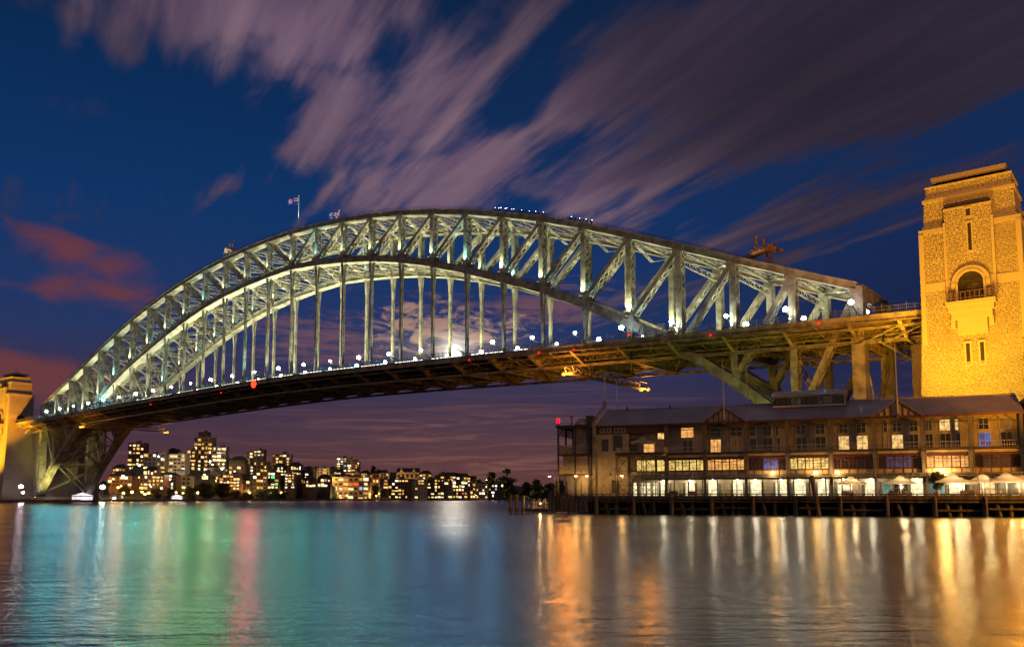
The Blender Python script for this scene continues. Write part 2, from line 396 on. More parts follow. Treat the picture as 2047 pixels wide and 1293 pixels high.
for t in (-15, 15):
    # chords
    mb = MB()
    for i in range(28):
        a, b = Vector((sx(i), t, UZ(i))), Vector((sx(i+1), t, UZ(i+1)))
        mb.beam(a, b, WT, 1.7); mb.beam(a, b, WT+.7, .22, offd=.97); mb.beam(a, b, WT+.5, .18, offd=-.95)
    mb.obj('top_chord', 'steel', bridge)
    mb = MB()
    for i in range(28):
        dd = 2.1+.7*abs(i-13.5)/14
        a, b = Vector((sx(i), t, LZ(i))), Vector((sx(i+1), t, LZ(i+1)))
        mb.beam(a, b, WT, dd); mb.beam(a, b, WT+.6, .2, offd=dd/2+.1); mb.beam(a, b, WT+.6, .2, offd=-dd/2-.1)
        for k in (.08, .2, .4, .6, .8, .92):               # splice plates
            p = a.lerp(b, k); q = a.lerp(b, k+.025)
            mb.beam(p, q, WT+.24, dd-.2)
    bc = mb.obj('bottom_chord', 'steel', bridge)
    mb = MB()                                              # walkway railings on both chords
    for zf, dz, t2 in ((UZ, 1.1, 1.7), (UZ, 1.1, -1.7), (LZ, 1.4, 1.6), (LZ, 1.4, -1.6)):
        for i in range(1, 27):
            a, b = Vector((sx(i), t+t2, zf(i)+dz)), Vector((sx(i+1), t+t2, zf(i+1)+dz))
            for h in (.55, 1.1): mb.beam(a+Vector((0,0,h)), b+Vector((0,0,h)), .08, .08)
            for k in range(9): p = a.lerp(b, k/9); mb.beam(p, p+Vector((0,0,1.1)), .08, .08)
    mb.obj('handrail', 'steel_dark', bridge)
    for i in range(29):
        ws = 1.2+.95*abs(i-14)/14
        if i in (0, 28):
            mb = MB(); mb.beam((sx(i), t, LZ(i)), (sx(i), t, UZ(i)), WT, 3.0); mb.beam((sx(i), t, LZ(i)), (sx(i), t, UZ(i)), WT+.5, .25, offd=1.6); mb.beam((sx(i), t, LZ(i)), (sx(i), t, UZ(i)), WT+.5, .25, offd=-1.6)
            mb.obj('end_post', 'steel', bridge)
            mb = MB(); mb.box(sx(i)-2.2, sx(i)+2.2, t-3, t+3, 2, 4.2); mb.tube([(sx(i), t-2.8, 5.6), (sx(i), t+2.8, 5.6)], 1.2, 12)
            mb.prism([(sx(i)-2.0, 4.2), (sx(i)+2.0, 4.2), (sx(i)+.9, 5.6), (sx(i)-.9, 5.6)], 1, t-2.4, t+2.4)
            mb.obj('bearing', 'steel_dark', bridge); continue
        mb = MB(); laced(mb, (sx(i), t, LZ(i)+.8), (sx(i), t, UZ(i)-.6), WT-.3, ws)
        for z, f in ((LZ(i)+1.2, 1), (UZ(i)-1.0, -1)):       # gussets
            for o in (-1, 1): mb.box(sx(i)-ws/2-.9, sx(i)+ws/2+.9, t+o*(WT/2+.02)-.06, t+o*(WT/2+.02)+.06, z-1.0, z+1.6)
        mb.obj('vertical_post', 'steel', bridge)
    for i in range(14, 28):
        for m in (1, -1):
            ws = 1.05+.65*(i-14)/14
            ia, ib = (i, i+1) if m == 1 else (28-i, 27-i)
            mb = MB(); a = Vector((sx(ia), t, LZ(ia)+1.2)); b = Vector((sx(ib), t, UZ(ib)-.8))
            laced(mb, a, b, WT-.4, ws, pitch=2.8)
            mb.obj('diagonal_brace', 'steel', bridge)
    # hangers and deck posts
    for i in range(29):
        s = sx(i); dz = deckz(s)
        if 4 <= i <= 24:
            mb = MB(); zt = LZ(i)-1.1; zb = dz-3.5; L = zt-zb
            fl = min(8, L*.4)
            for o in (-1, 1):
                mb.beam((s, t+o*.42, zb), (s, t+o*.42, zt-fl), .16, 1.2)
                mb.beam((s, t+o*.42, zt-fl), (s, t+o*1.1, zt), .16, 1.2, w2=.2, d2=1.7)
            mb.box(s-.12, s+.12, t-.36, t+.36, zb, zt-fl)
            for k in range(int((L-fl)/3)): mb.box(s-.55, s+.55, t-.36, t+.36, zb+1+3*k, zb+1.25+3*k)
            mb.obj('hanger', 'steel', bridge)
# lateral systems between the trusses
for name, zf, g in (('top_lateral', UZ, 1.0), ('bottom_lateral', LZ, 1.2)):
    for i in range(28):
        mb = MB()
        A0, A1 = Vector((sx(i), -13.4, zf(i))), Vector((sx(i), 13.4, zf(i)))
        B0, B1 = Vector((sx(i+1), -13.4, zf(i+1))), Vector((sx(i+1), 13.4, zf(i+1)))
        up = (B0-A0).cross(A1-A0).normalized()
        lattice(mb, A0, B1, g, up, .30, 12); lattice(mb, A1, B0, g, up, .30, 12)
        c = (A0+B1)/2; mb.beam(c-Vector((1.2,0,0)), c+Vector((1.2,0,0)), 2.2, g+.3)
        mb.obj(name, 'steel', bridge)
for name, zf in (('top_strut', UZ), ('bottom_strut', LZ)):
    for i in range(1, 28):
        mb = MB(); z = zf(i)
        lattice(mb, (sx(i), -13.4, z-.2), (sx(i), 13.4, z-.2), 1.5, (0,0,1), .4, 14)
        mb.obj(name, 'steel', bridge)
for i in range(1, 28):                                     # sway frames
    mb = MB(); zl, zu = LZ(i)+1.5, UZ(i)-1.5
    if i in range(4, 25):
        h = 4.0; m_ = zu-h
        lattice(mb, (sx(i), -13.2, zu), (sx(i), 0, m_), .9, (1,0,0), .26, 8); lattice(mb, (sx(i), 13.2, zu), (sx(i), 0, m_), .9, (1,0,0), .26, 8)
    else:
        for za, zb in ((zl, deckz(sx(i))-8), ):
            if zb-za > 6:
                lattice(mb, (sx(i), -13.2, za), (sx(i), 13.2, zb), 1.1, (1,0,0), .4, 12); lattice(mb, (sx(i), 13.2, za), (sx(i), -13.2, zb), 1.1, (1,0,0), .4, 12)
                lattice(mb, (sx(i), -13.2, zb), (sx(i), 13.2, zb), 1.4, (0,0,1), .4, 12)
        z0 = deckz(sx(i))+9
        if zu-z0 > 4: lattice(mb, (sx(i), -13.2, zu-3), (sx(i), 13.2, zu-3), 1.8, (0,0,1), .4, 12)
    if mb.v: mb.obj('sway_frame', 'steel', bridge)
for i in (0, 28):
    mb = MB(); s = sx(i); zb = deckz(s)-8; zl = LZ(i)+4
    lattice(mb, (s, -13.2, zb), (s, 0, zl+14), 1.3, (1,0,0), .45, 10); lattice(mb, (s, 13.2, zb), (s, 0, zl+14), 1.3, (1,0,0), .45, 10)
    lattice(mb, (s, -13.2, zl+14), (s, 13.2, zl+14), 2.2, (0,0,1), .5, 14); lattice(mb, (s, -13.2, zl), (s, 0, zl+13), 1.3, (1,0,0), .45, 10); lattice(mb, (s, 13.2, zl), (s, 0, zl+13), 1.3, (1,0,0), .45, 10)
    mb.obj('sway_frame', 'steel', bridge)
for s in (-259, 258.5, 265):                               # braced trestles of the deck beside the pylons
    mb = MB(); z = deckz(s)
    for y in (-20, -10, 0, 10, 20): mb.beam((s, y, z-6.5), (s, y+(5 if y < 20 else -5), z-2.2), .3, .3, side=(1,0,0)); mb.beam((s, y, z-6.5), (s, y-(5 if y > -20 else -5), z-2.2), .3, .3, side=(1,0,0))
    mb.beam((s, -22, z-6.5), (s, 22, z-6.5), .6, .5, side=(1,0,0)); mb.beam((s-6, -21, z-7), (s+4, -21, z-3), .3, .3); mb.beam((s-6, 21, z-7), (s+4, 21, z-3), .3, .3)
    mb.obj('deck_trestle', 'steel', bridge)
# portal frames over the road at each end of the arch
for i in (0, 28):
    mb = MB(); s = sx(i); zu = UZ(i)
    n = 24; pts = []
    for k in range(n+1):
        y = -13.5+27*k/n; q = abs(y)/13.5
        pts.append((y, zu-3.0-6.5*max(0, (q-.35)/.65)**2.2))
    poly = [(-13.5, zu+.6), (13.5, zu+.6)]+pts[::-1]
    mb.prism(poly, 0, s-.5, s+.5)
    mb.box(s-1.2, s+1.2, -13.5, 13.5, zu+.6, zu+.9); 
    for k in range(14): y = -13+2*k; mb.box(s-1.1, s-1.02, y, y+.08, zu+.9, zu+2.1)
    mb.box(s-1.12, s-1.0, -13.4, 13.4, zu+2.0, zu+2.1)
    mb.obj('portal_frame', 'steel', bridge)
# deck
SS = [-275+10*k for k in range(56)]
mb = MB()
for a, b in zip(SS[:-1], SS[1:]):
    za, zb = deckz(a), deckz(b)
    vs = []
    for s, z in ((a, za), (b, zb)): vs += [(s,-24.4,z-.5),(s,24.4,z-.5),(s,24.4,z),(s,-24.4,z)]
    mb.add(vs, [(0,1,5,4),(1,2,6,5),(2,3,7,6),(3,0,4,7)])
mb.obj('road_deck', 'asphalt', bridge)
def ribbon(mb, t, zlo, zhi, w, ss=SS):
    for a, b in zip(ss[:-1], ss[1:]):
        za, zb = deckz(a), deckz(b)
        mb.add([(a,t-w/2,za+zlo),(a,t+w/2,za+zlo),(a,t+w/2,za+zhi),(a,t-w/2,za+zhi),(b,t-w/2,zb+zlo),(b,t+w/2,zb+zlo),(b,t+w/2,zb+zhi),(b,t-w/2,zb+zhi)], MB.BF)
for t in (-24.6, 24.6):
    mb = MB(); ribbon(mb, t, -1.9, .15, .25); ribbon(mb, t-.2*np.sign(t)*-1, -1.9, -1.65, .7); ribbon(mb, t-.2*np.sign(t)*-1, .0, .2, .7)
    for k in range(183):
        s = -274+3*k; z = deckz(s); mb.box(s-.1, s+.1, t-.25, t+.25, z-1.7, z+.1)
    mb.obj('fascia_girder', 'deck_steel', bridge)
    mb = MB()
    for h in (.5, 1.2, 2.1): ribbon(mb, t, h, h+.1, .1)
    for k in range(275):
        s = -274+2*k; z = deckz(s); hh = 2.8 if k % 3 == 0 else 2.1
        mb.box(s-.07, s+.07, t-.07, t+.07, z, z+hh)
    for k in range(1100): s = -274.5+.5*k; z = deckz(s); mb.box(s-.02, s+.02, t-.02, t+.02, z+.5, z+2.1)
    mb.obj('safety_fence', 'fence', bridge)
for t in (-12, -8, -4, 0, 4, 8, 12, -19, 19):
    mb = MB(); ribbon(mb, t, -1.9, -.55, .35); ribbon(mb, t, -2.05, -1.9, .8)
    mb.obj('stringer', 'deck_steel', bridge)
for t in (-16.6, 16.6):
    mb = MB(); ribbon(mb, t, -5.75, -5.1, .5); ribbon(mb, t, -6.0, -5.76, .9); mb.obj('lower_edge_girder', 'deck_steel', bridge)
for t in (-16.9, 16.9):
    mb = MB(); ribbon(mb, t, -4.2, -4.0, .5); ribbon(mb, t, -2.3, -2.1, .5)
    for k in range(180): s = -270+3*k; z = deckz(s); mb.beam((s, t, z-4.1), (s+1.5, t, z-2.2), .14, .14); mb.beam((s+1.5, t, z-2.2), (s+3, t, deckz(s+3)-4.1), .14, .14)
    mb.obj('walkway_truss', 'deck_steel', bridge)
for t in (-22.8, -20.6, 20.6):
    mb = MB(); ribbon(mb, t, -2.9, -2.6, .3); mb.obj('service_pipe', 'deck_steel', bridge)
for i in range(-1, 30):
    s = sx(i) if 0 <= i <= 28 else (-264 if i < 0 else 264)
    z = deckz(s)
    mb = MB()
    prof = [(-24.2, z-.6), (24.2, z-.6), (24.2, z-1.8), (16, z-5.4), (-16, z-5.4), (-24.2, z-1.8)]
    mb.prism(prof, 0, s-.12, s+.12)
    mb.box(s-.5, s+.5, -16, 16, z-5.6, z-5.4)
    for o in (-1, 1):
        mb.beam((s, o*16, z-5.5), (s, o*24.2, z-1.9), 1.0, .2, side=(1,0,0))
    for k in range(-10, 11): mb.box(s-.4, s+.4, k*1.5-.07, k*1.5+.07, z-5.38, z-1.0)
    mb.obj('cross_girder', 'deck_steel', bridge)
    if 0 <= i <= 27:                                       # mid-panel bracket frames and lower laterals
        mb = MB(); s2 = s+PAN/2; z2 = deckz(s2)
        for o in (-1, 1):
            mb.beam((s2, o*15.5, z2-3.6), (s2, o*24.2, z2-1.7), .3, .35, side=(1,0,0))
        mb.beam((s2, -15.5, z2-2.2), (s2, 15.5, z2-2.2), .5, .7, side=(1,0,0))
        s3 = sx(i+1); z3 = deckz(s3)
        lattice(mb, (s+.5, -14.5, z-5.1), (s2, 0, z2-5.1), .9, (0,0,1), .24, 8); lattice(mb, (s+.5, 14.5, z-5.1), (s2, 0, z2-5.1), .9, (0,0,1), .24, 8)
        lattice(mb, (s3-.5, -14.5, z3-5.1), (s2, 0, z2-5.1), .9, (0,0,1), .24, 8); lattice(mb, (s3-.5, 14.5, z3-5.1), (s2, 0, z2-5.1), .9, (0,0,1), .24, 8)
        mb.obj('deck_bracing', 'deck_steel', bridge)
M['strip'] = emis('light_trail_glow', (1, .92, .75), 3.5, mis=False)  # glowing dashes added in place of the passing traffic's light trail
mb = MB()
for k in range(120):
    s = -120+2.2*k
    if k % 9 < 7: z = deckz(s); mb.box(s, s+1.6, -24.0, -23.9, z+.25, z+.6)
mb.obj('light_trail_strip', 'strip', bridge)

# road lamps on arms fixed to the trusses
LAMPC = (.80, .97, 1.0)
M['lampglow'] = emis('lamp_globe', LAMPC, 45, (.8, .8, .8), mis=False)
def lamp_root(i, tcol, pw):
    t = thing('road_lamp', 'white road lamps on the two ends of an arm clamped to the near arch truss', 'lamp', (sx(i), -15, deckz(sx(i))), 0, 'lamps along the bridge road')
    return t
mbA = MB()
mbA.beam((0, 8.3, 4.2), (0, 1.4, 2.9), .35, .25); mbA.beam((0, -1.4, 2.9), (0, -6.4, 4.2), .35, .25)
mbA.box(-.8, .8, -1.45, 1.45, 2.3, 3.2); mbA.beam((0, 1.4, 1.8), (0, 4, 3.2), .15, .15); mbA.beam((0, -1.4, 1.8), (0, -4, 3.3), .15, .15)
armm = mbA.mesh('arm', 'steel')
mbG = MB(); mbG.lathe((0,0,0), [(.12,-.42),(.5,-.35),(.66,0),(.5,.42),(.1,.6)], 10); globem = mbG.mesh('lamp_globe', 'lampglow')
LAMPD = {}
def lamp_colour(s):                                         # tints put into the lamp lights to colour their water reflections
    if s > 130: return (.95, .97, 1.0)
    return [(.12, .85, 1.0), (.10, .80, .95), (.10, .95, .70), (.10, 1.0, .38), (.06, .80, .72), (.03, .60, .80), (.04, .42, .85)][max(0, min(6, int((s+252)//55)))]
for i in range(1, 29):
    r = lamp_root(i, LAMPC, 1)
    link('arm', armm, r)
    for y, z in ((8.4, 4.8), (-6.6, 4.85)):
        k_ = .8+.55*((i*37+(y > 0)*17) % 10)/10; link('lamp_globe', globem, r, (0, y, z), 0, (k_, k_, k_))
        c = lamp_colour(sx(i))
        light('lamp_light', (0, y-1.25, z-.4), (7200 if sx(i) < -20 else 7600) if sx(i) < 130 else 1500, c, .45, r, (.35, -1, -.45), 150, .4)

# ------------------------------------------------------------------ floodlights that wash the steel
M['lens_cool'] = emis('flood_lens_cool', (.75, 1, .97), 9, mis=False)
M['lens_warm'] = emis('flood_lens_warm', (1, .9, .6), 6, mis=False)
mbh = MB(); mbh.box(-.35, .35, -.3, .3, 0, .5); mbh.box(-.05, .05, -.4, .4, -.4, .1); fh = mbh.mesh('housing', 'steel_dark')
mbl = MB(); mbl.box(-.3, .3, -.25, .25, .5, .54); fl_c = mbl.mesh('lens', 'lens_cool'); fl_w = mbl.mesh('lens', 'lens_warm')
WARM = (1.0, .92, .50); COOL = (.45, 1.0, .90)
def flood(loc, power, col, aim, cone, cool, label, group, rad=.35):
    r = thing('floodlight', label, 'floodlight', loc, 0, group)
    link('housing', fh, r); link('lens', fl_c if cool else fl_w, r)
    light('flood_light', (0, 0, .7), power, col, rad, r, aim, cone)
for i in range(1, 28):
    s = sx(i); g = abs(i-14)/14
    for t in (-15, 15):
        if LZ(i) > deckz(s)+2:
            H = UZ(i)-LZ(i)
            flood((s-.2, t-2.9, LZ(i)+1.7), 800+19*H*H, WARM if (i*7) % 5 else COOL, (.0, .05, 1), 80, False, 'small floodlight outside a post foot on the lower chord shining up', 'floodlights outside the post feet on the lower chord')
            flood((s+2.0, t, LZ(i)+1.9), 250+1.8*H*H, COOL, (-.04, 0, 1), 85, True, 'small floodlight at a post foot on the lower chord shining up', 'floodlights at the post feet on the lower chord')
        else:
            flood((s-.2, t-3.2, deckz(s)+1.2), 400+22*max(8, UZ(i)-deckz(s))**2, WARM, (0, .05, 1), 90, False, 'floodlight beside a truss post on the road deck shining up', 'floodlights on the road deck')
    # outer row lights the west faces
    z = deckz(s)
    for t, a in (((-22.5, (-.15, .42, 1)),) if i < 15 else ()):
        H = max(14, UZ(i)-z)
        flood((s+7, t, z+.2), (120+40*math.sin(i*2.1))*H*H**.3, WARM if i % 4 else COOL, a, 70, False, 'floodlight on the west footway aimed up at the near truss', 'floodlights along the west footway')
    # between the trusses: soffits of the chords and the bracing
    for t in (-7, 7):
        H = max(10, LZ(i)-z)
        flood((s+9, t, z+.2), 68*max(H, 24)**1.75, WARM, (0, -.10*np.sign(t)*-1, 1), 105, False, 'floodlight on the road deck aimed up between the trusses', 'floodlights along the middle of the road')

# ------------------------------------------------------------------ stone pylons
def pylon(label, cx, cyy, mx, my, detail=True):
    """pylon with its rich face towards -Y when my=1; local x mirrored by mx"""
    r = thing('stone_pylon', label, 'pylon', (cx, cyy, 0))
    x0, x1, y0, y1 = -11.2, 11.2, -7.5, 7.5
    def fr(mb, i0, z0, i1, z1): mb.frustum((x0+i0, x1-i0, y0+i0, y1-i0), z0, (x0+i1, x1-i1, y0+i1, y1-i1), z1)
    mb = MB()
    fr(mb, -2.0, 0, -.9, 26); fr(mb, -.9, 26, .1, 54.3)
    fr(mb, .12, 56.4, .35, 69.0)
    fr(mb, 1.1, 71.0, 1.35, 77.3); fr(mb, 1.75, 78.8, 1.9, 81.2)
    mb.obj('shaft', 'granite', r)
    mb = MB()
    fr(mb, -.06, 54.3, -.02, 56.4); mb.obj('string_course', 'ashlar', r); mb = MB()
    fr(mb, .0, 69.0, .05, 70.2); fr(mb, .7, 70.2, .85, 71.0); mb.obj('cornice', 'ashlar', r); mb = MB()
    fr(mb, 1.0, 77.3, 1.05, 78.1); fr(mb, 1.5, 78.1, 1.55, 78.8); mb.obj('cornice', 'ashlar', r); mb = MB()
    fr(mb, 1.6, 81.2, 1.6, 81.5)
    mb.obj('coping', 'ashlar', r)
    mb = MB(); fr(mb, 3.0, 83.0, 2.8, 84.1); mb.obj('roof_slab', 'ashlar', r)
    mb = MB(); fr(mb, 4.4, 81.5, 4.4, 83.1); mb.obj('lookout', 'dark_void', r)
    mb = MB()                                              # corner strips
    for sxn in (-1, 1):
        for syn in (-1, 1):
            for k in (0, 1):
                w = .55
                xa = sxn*(11.2-.1-.3-1.1*k*0); ya = syn*(7.5-.1)
                mb.frustum((xa-w, xa+w, ya-w, ya+w), 28, (xa-w-sxn*.24, xa+w-sxn*.24, ya-w-syn*.24, ya+w-syn*.24), 69.0); break
    mb.obj('corner_strip', 'ashlar', r)
    f = -1*my
    def yb(d): return (f*(7.5+d))                          # outward from the rich face
    def box(mb, xa, xb, da, db, z0, z1):
        ya, yb_ = sorted((yb(da), yb(db))); mb.box(xa, xb, ya, yb_, z0, z1)
    mb = MB(); box(mb, -5.2, 5.2, -2, .18, 56.4, 74.0)
    mb.obj('centre_panel', 'granite', r)
    mb = MB()
    for xa in (-5.5, 4.9): box(mb, xa, xa+.6, -1.5, .38, 52, 71)
    box(mb, -5.3, 5.3, -1.5, .3, 74.0, 74.5)
    mb.obj('panel_border', 'ashlar', r)
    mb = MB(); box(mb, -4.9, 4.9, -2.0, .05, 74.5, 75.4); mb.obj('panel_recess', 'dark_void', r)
    # arch with surround, door and balcony
    mb = MB(); n = 16
    def ring(r0, r1, d0, d1, zc, drop, m):
        pts0 = [(-r0, zc-drop)]+[(-r0*math.cos(math.pi*k/n), zc+r0*math.sin(math.pi*k/n)) for k in range(n+1)]+[(r0, zc-drop)]
        pts1 = [(-r1, zc-drop)]+[(-r1*math.cos(math.pi*k/n), zc+r1*math.sin(math.pi*k/n)) for k in range(n+1)]+[(r1, zc-drop)]
        L = len(pts0)
        vs = [(x, yb(d0), z) for x, z in pts0]+[(x, yb(d0), z) for x, z in pts1]+[(x, yb(d1), z) for x, z in pts0]+[(x, yb(d1), z) for x, z in pts1]
        fs = []
        for k in range(L-1): fs += [(k, k+1, L+k+1, L+k), (2*L+k, 3*L+k, 3*L+k+1, 2*L+k+1), (k, 2*L+k, 2*L+k+1, k+1), (L+k, L+k+1, 3*L+k+1, 3*L+k)]
        m.add(vs, fs)
    ring(2.75, 4.2, .05, .75, 55.2, 1.2, mb); ring(2.75, 3.3, .0, .95, 55.2, 5, mb)
    mb.obj('arch_surround', 'ashlar', r)
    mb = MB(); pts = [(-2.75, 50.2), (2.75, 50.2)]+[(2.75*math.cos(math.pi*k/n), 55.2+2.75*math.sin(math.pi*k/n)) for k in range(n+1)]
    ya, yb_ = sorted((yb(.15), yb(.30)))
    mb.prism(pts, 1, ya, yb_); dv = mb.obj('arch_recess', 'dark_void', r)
    mb = MB(); pts = [(-.9, 50.2), (2.2, 50.2)]+[(.65+1.55*math.cos(math.pi*k/n), 53.6+1.55*math.sin(math.pi*k/n)) for k in range(n+1)]
    ya, yb_ = sorted((yb(.30), yb(.36))); mb.prism(pts, 1, ya, yb_); mb.obj('arched_door', 'dark_wood', r)
    mb = MB(); box(mb, -5.3, 5.3, -.5, 2.6, 49.6, 50.6); box(mb, -4.9, 4.9, -.5, 2.1, 48.2, 49.6); box(mb, -4.4, 4.4, -.5, 1.5, 46.4, 48.2); box(mb, -3.2, 3.2, -.5, 1.0, 42.6, 46.4)
    for xa in (-4.6, 3.6): box(mb, xa, xa+1.0, -.5, 1.2, 44.2, 46.4)
    bal = mb.obj('balcony', 'ashlar', r)
    mb = MB()
    for k in range(11):
        x = -5.1+1.02*k; box(mb, x-.06, x+.06, 2.4, 2.5, 50.6, 52.8)
    for z in (51.2, 52.7): box(mb, -5.15, 5.15, 2.38, 2.5, z, z+.12)
    for x in (-5.15, 5.05):
        for z in (51.2, 52.7): box(mb, x, x+.1, .1, 2.4, z, z+.12)
        box(mb, x, x+.1, 1.2, 1.3, 50.6, 52.8)
    mb.obj('railing', 'rail', bal)
    for x, z0, z1, w in ((-1.3, 35.4, 40.2, .42), (1.7, 35.4, 40.2, .42), (.3, 63.4, 69.8, .38), (.2, 72.0, 73.4, .5)):
        mb = MB(); d0 = .55 if z0 < 50 else .22
        box(mb, x-w-.35, x-w, -.5, d0+.1, z0-.2, z1+.2); box(mb, x+w, x+w+.35, -.5, d0+.1, z0-.2, z1+.2); box(mb, x-w-.4, x+w+.4, -.5, d0+.2, z1+.2, z1+.7); box(mb, x-w-.4, x+w+.4, -.5, d0+.2, z0-.6, z0-.2)
        wf = mb.obj('slit_window', 'ashlar', r)
        mb = MB(); box(mb, x-w, x+w, -.5, d0-.0, z0-.2, z1+.2); mb.obj('pane', 'dark_void', wf)
    mb = MB()                                              # mast, lamps and boxes on the roof
    mb.tube([(1, 0, 84.1), (1, 0, 88.5)], .06, 5); mb.box(2.2, 3.4, -1, 1, 84.1, 85.2); mb.tube([(4, -2, 84.1), (4, -2, 86)], .08, 5); mb.box(-5, -4.2, -2, -1.2, 84.1, 84.9)
    mb.obj('roof_mast', 'steel_dark', r)
    # the footway arch on the faces across the deck
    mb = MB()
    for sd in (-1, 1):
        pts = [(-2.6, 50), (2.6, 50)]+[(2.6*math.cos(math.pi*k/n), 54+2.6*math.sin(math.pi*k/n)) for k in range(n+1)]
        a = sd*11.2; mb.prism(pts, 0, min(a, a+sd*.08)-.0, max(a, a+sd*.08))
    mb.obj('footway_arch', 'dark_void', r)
    return r
M['dark_wood'] = mat('dark_wood', (.05, .035, .025), .6, 0, .4, 1)
M['rail'] = mat('bronze_rail', (.12, .08, .05), .5)
p1 = pylon('floodlit granite pylon with arched balcony beside the wharf hotel roof', 281.7, -21.5, 1, 1)
p2 = pylon('granite pylon half hidden behind the deck at the near end of the bridge', 281.7, 21.5, 1, -1)
p3 = pylon('small far granite pylon at the left edge, lit amber at its foot', -281.7, -21.5, 1, 1)
p4 = pylon('small far granite pylon seen through the far end of the arch', -281.7, 21.5, 1, -1)
for sg, lab in ((1, 'stone abutment wall between the pylons at the near end'), (-1, 'dark stone abutment wall between the pylons at the far end')):
    r = thing('bridge_abutment', lab, 'abutment', (sg*281.7, 0, 0))
    mb = MB()
    a, b = (-16.5, 12) if sg == 1 else (-12, 16.5)
    mb.box(a, b, -13.0, 13.0, 0, 45.5)
    for y in (-13.6, 9.6): mb.box(a-1.0 if sg == 1 else b-2, a+2 if sg == 1 else b+1.0, y, y+4, 0, 44)
    mb.obj('masonry_wall', 'granite', r)
    mb = MB(); mb.box(a-1.4, b+1.4, -14.2, 14.2, 45.5, 46.4); mb.obj('coping', 'ashlar', r)


# ------------------------------------------------------------------ floodlights of the pylons and the steel near the ends
AMB = (1.0, .34, .010); YEL = (1.0, .50, .015); YGR = (.80, .86, .10)
mbx = MB(); mbx.box(-.6, .6, -.4, .4, 0, .9); mbx.tube([(0,0,-.8), (0,0,.1)], .12, 6); bigh = mbx.mesh('housing', 'steel_dark')
mbx = MB(); mbx.box(-.5, .5, -.3, .3, .9, .95); M['lens_amber'] = emis('flood_lens_amber', (1, .55, .08), 20, mis=False); bigl = mbx.mesh('lens', 'lens_amber')
def ground_flood(loc, power, col, target, cone, label, rad=.6, blend=.8):
    r = thing('ground_floodlight', label, 'floodlight', loc, 0, 'floodlights on the ground')
    link('housing', bigh, r); link('lens', bigl, r)
    light('flood_light', (0, 0, 1.2), power, col, rad, r, Vector(target)-Vector(loc), cone, blend)
# local lights below come after the wharf is known

# ------------------------------------------------------------------ the wharf and its hotel
HA = Vector((210, -105.6, 0)); HR = math.atan2(22.6, 85.8)
HE = Vector((math.cos(HR), math.sin(HR), 0)); HN = Vector((-math.sin(HR), math.cos(HR), 0))
def W(u, v, z): return HA+HE*u+HN*v+Vector((0, 0, z))
M['timber'] = mat('weathered_timber', (.10, .075, .055), .85, 0, .5, 1.2, .3, 4, stretch=(1, 1, .25))
M['pile'] = mat('timber_pile', (.17, .14, .115), .85, 0, .0, 1.0, .4, 5, col2=(.045, .035, .028), stretch=(2, 2, .35))
M['cream'] = mat('cream_board', (.40, .32, .21), .7, 0, .25, .7, .1, 4)
M['cream_dull'] = mat('dull_cream_wall', (.30, .265, .21), .75, 0, .3, .5)
M['red_trim'] = mat('dark_red_trim', (.10, .022, .018), .6, 0, .3, 1)
M['brown_trim'] = mat('dark_brown_trim', (.060, .042, .032), .6, 0, .3, 1)
M['grey_post'] = mat('grey_post', (.13, .12, .105), .65, 0, .3, 1)
def roof_mat():
    m = mat('corrugated_roof', (.27, .235, .25), .5, 0, .22, .25)
    nt = m.node_tree; b = nt.nodes['Principled BSDF']
    tc = nt.nodes.new('ShaderNodeTexCoord'); sp = nt.nodes.new('ShaderNodeSeparateXYZ'); nt.links.new(tc.outputs['Object'], sp.inputs[0])
    h = (S(nt, sp.outputs[0])*26)._m('SINE')
    bp = nt.nodes.new('ShaderNodeBump'); bp.inputs['Strength'].default_value = .4; bp.inputs['Distance'].default_value = .04
    nt.links.new(h.o, bp.inputs['Height']); nt.links.new(bp.outputs[0], b.inputs['Normal'])
    return m
M['roof'] = roof_mat()
M['canvas'] = mat('cream_canvas', (.52, .46, .36), .8, 0, .12, 1.5)
def thin_canvas(m):
    nt = m.node_tree; b = nt.nodes['Principled BSDF']; o = nt.nodes['Material Output']
    tr = nt.nodes.new('ShaderNodeBsdfTranslucent'); tr.inputs[0].default_value = (.6, .52, .40, 1)
    mx = nt.nodes.new('ShaderNodeMixShader'); mx.inputs[0].default_value = .45
    nt.links.new(b.outputs[0], mx.inputs[1]); nt.links.new(tr.outputs[0], mx.inputs[2]); nt.links.new(mx.outputs[0], o.inputs[0])
thin_canvas(M['canvas'])
M['glass_dark'] = mat('dark_glass', (.012, .013, .016), .12)
M['frame_white'] = mat('white_frame', (.5, .47, .4), .5)
M['lit_warm'] = emis('lit_room_warm', (1, .60, .20), 1.35, vary=.65, vscale=1.3, mis=False)
M['lit_orange'] = emis('lit_room_orange', (1, .47, .12), 1.15, vary=.5, vscale=1.1, mis=False)
M['lit_yellow'] = emis('lit_room_yellow', (1, .68, .18), 1.2, vary=.6, vscale=1.6, mis=False)
M['lit_white'] = emis('lit_doorway', (1, .84, .48), 1.35, vary=.45, vscale=1.0)
M['lit_blue'] = emis('lit_room_blue', (.05, .22, .8), .55, vary=.8, vscale=1.2, mis=False)
M['lit_violet'] = emis('lit_room_violet', (.30, .22, .50), .22, vary=.7, vscale=1.2, mis=False)
M['lit_dim'] = emis('dim_room', (.5, .35, .2), .05, vary=.9, vscale=1.2, mis=False)
M['lit_teal'] = emis('lit_room_teal', (.35, .75, .65), .7, vary=.8, vscale=.9, mis=False)

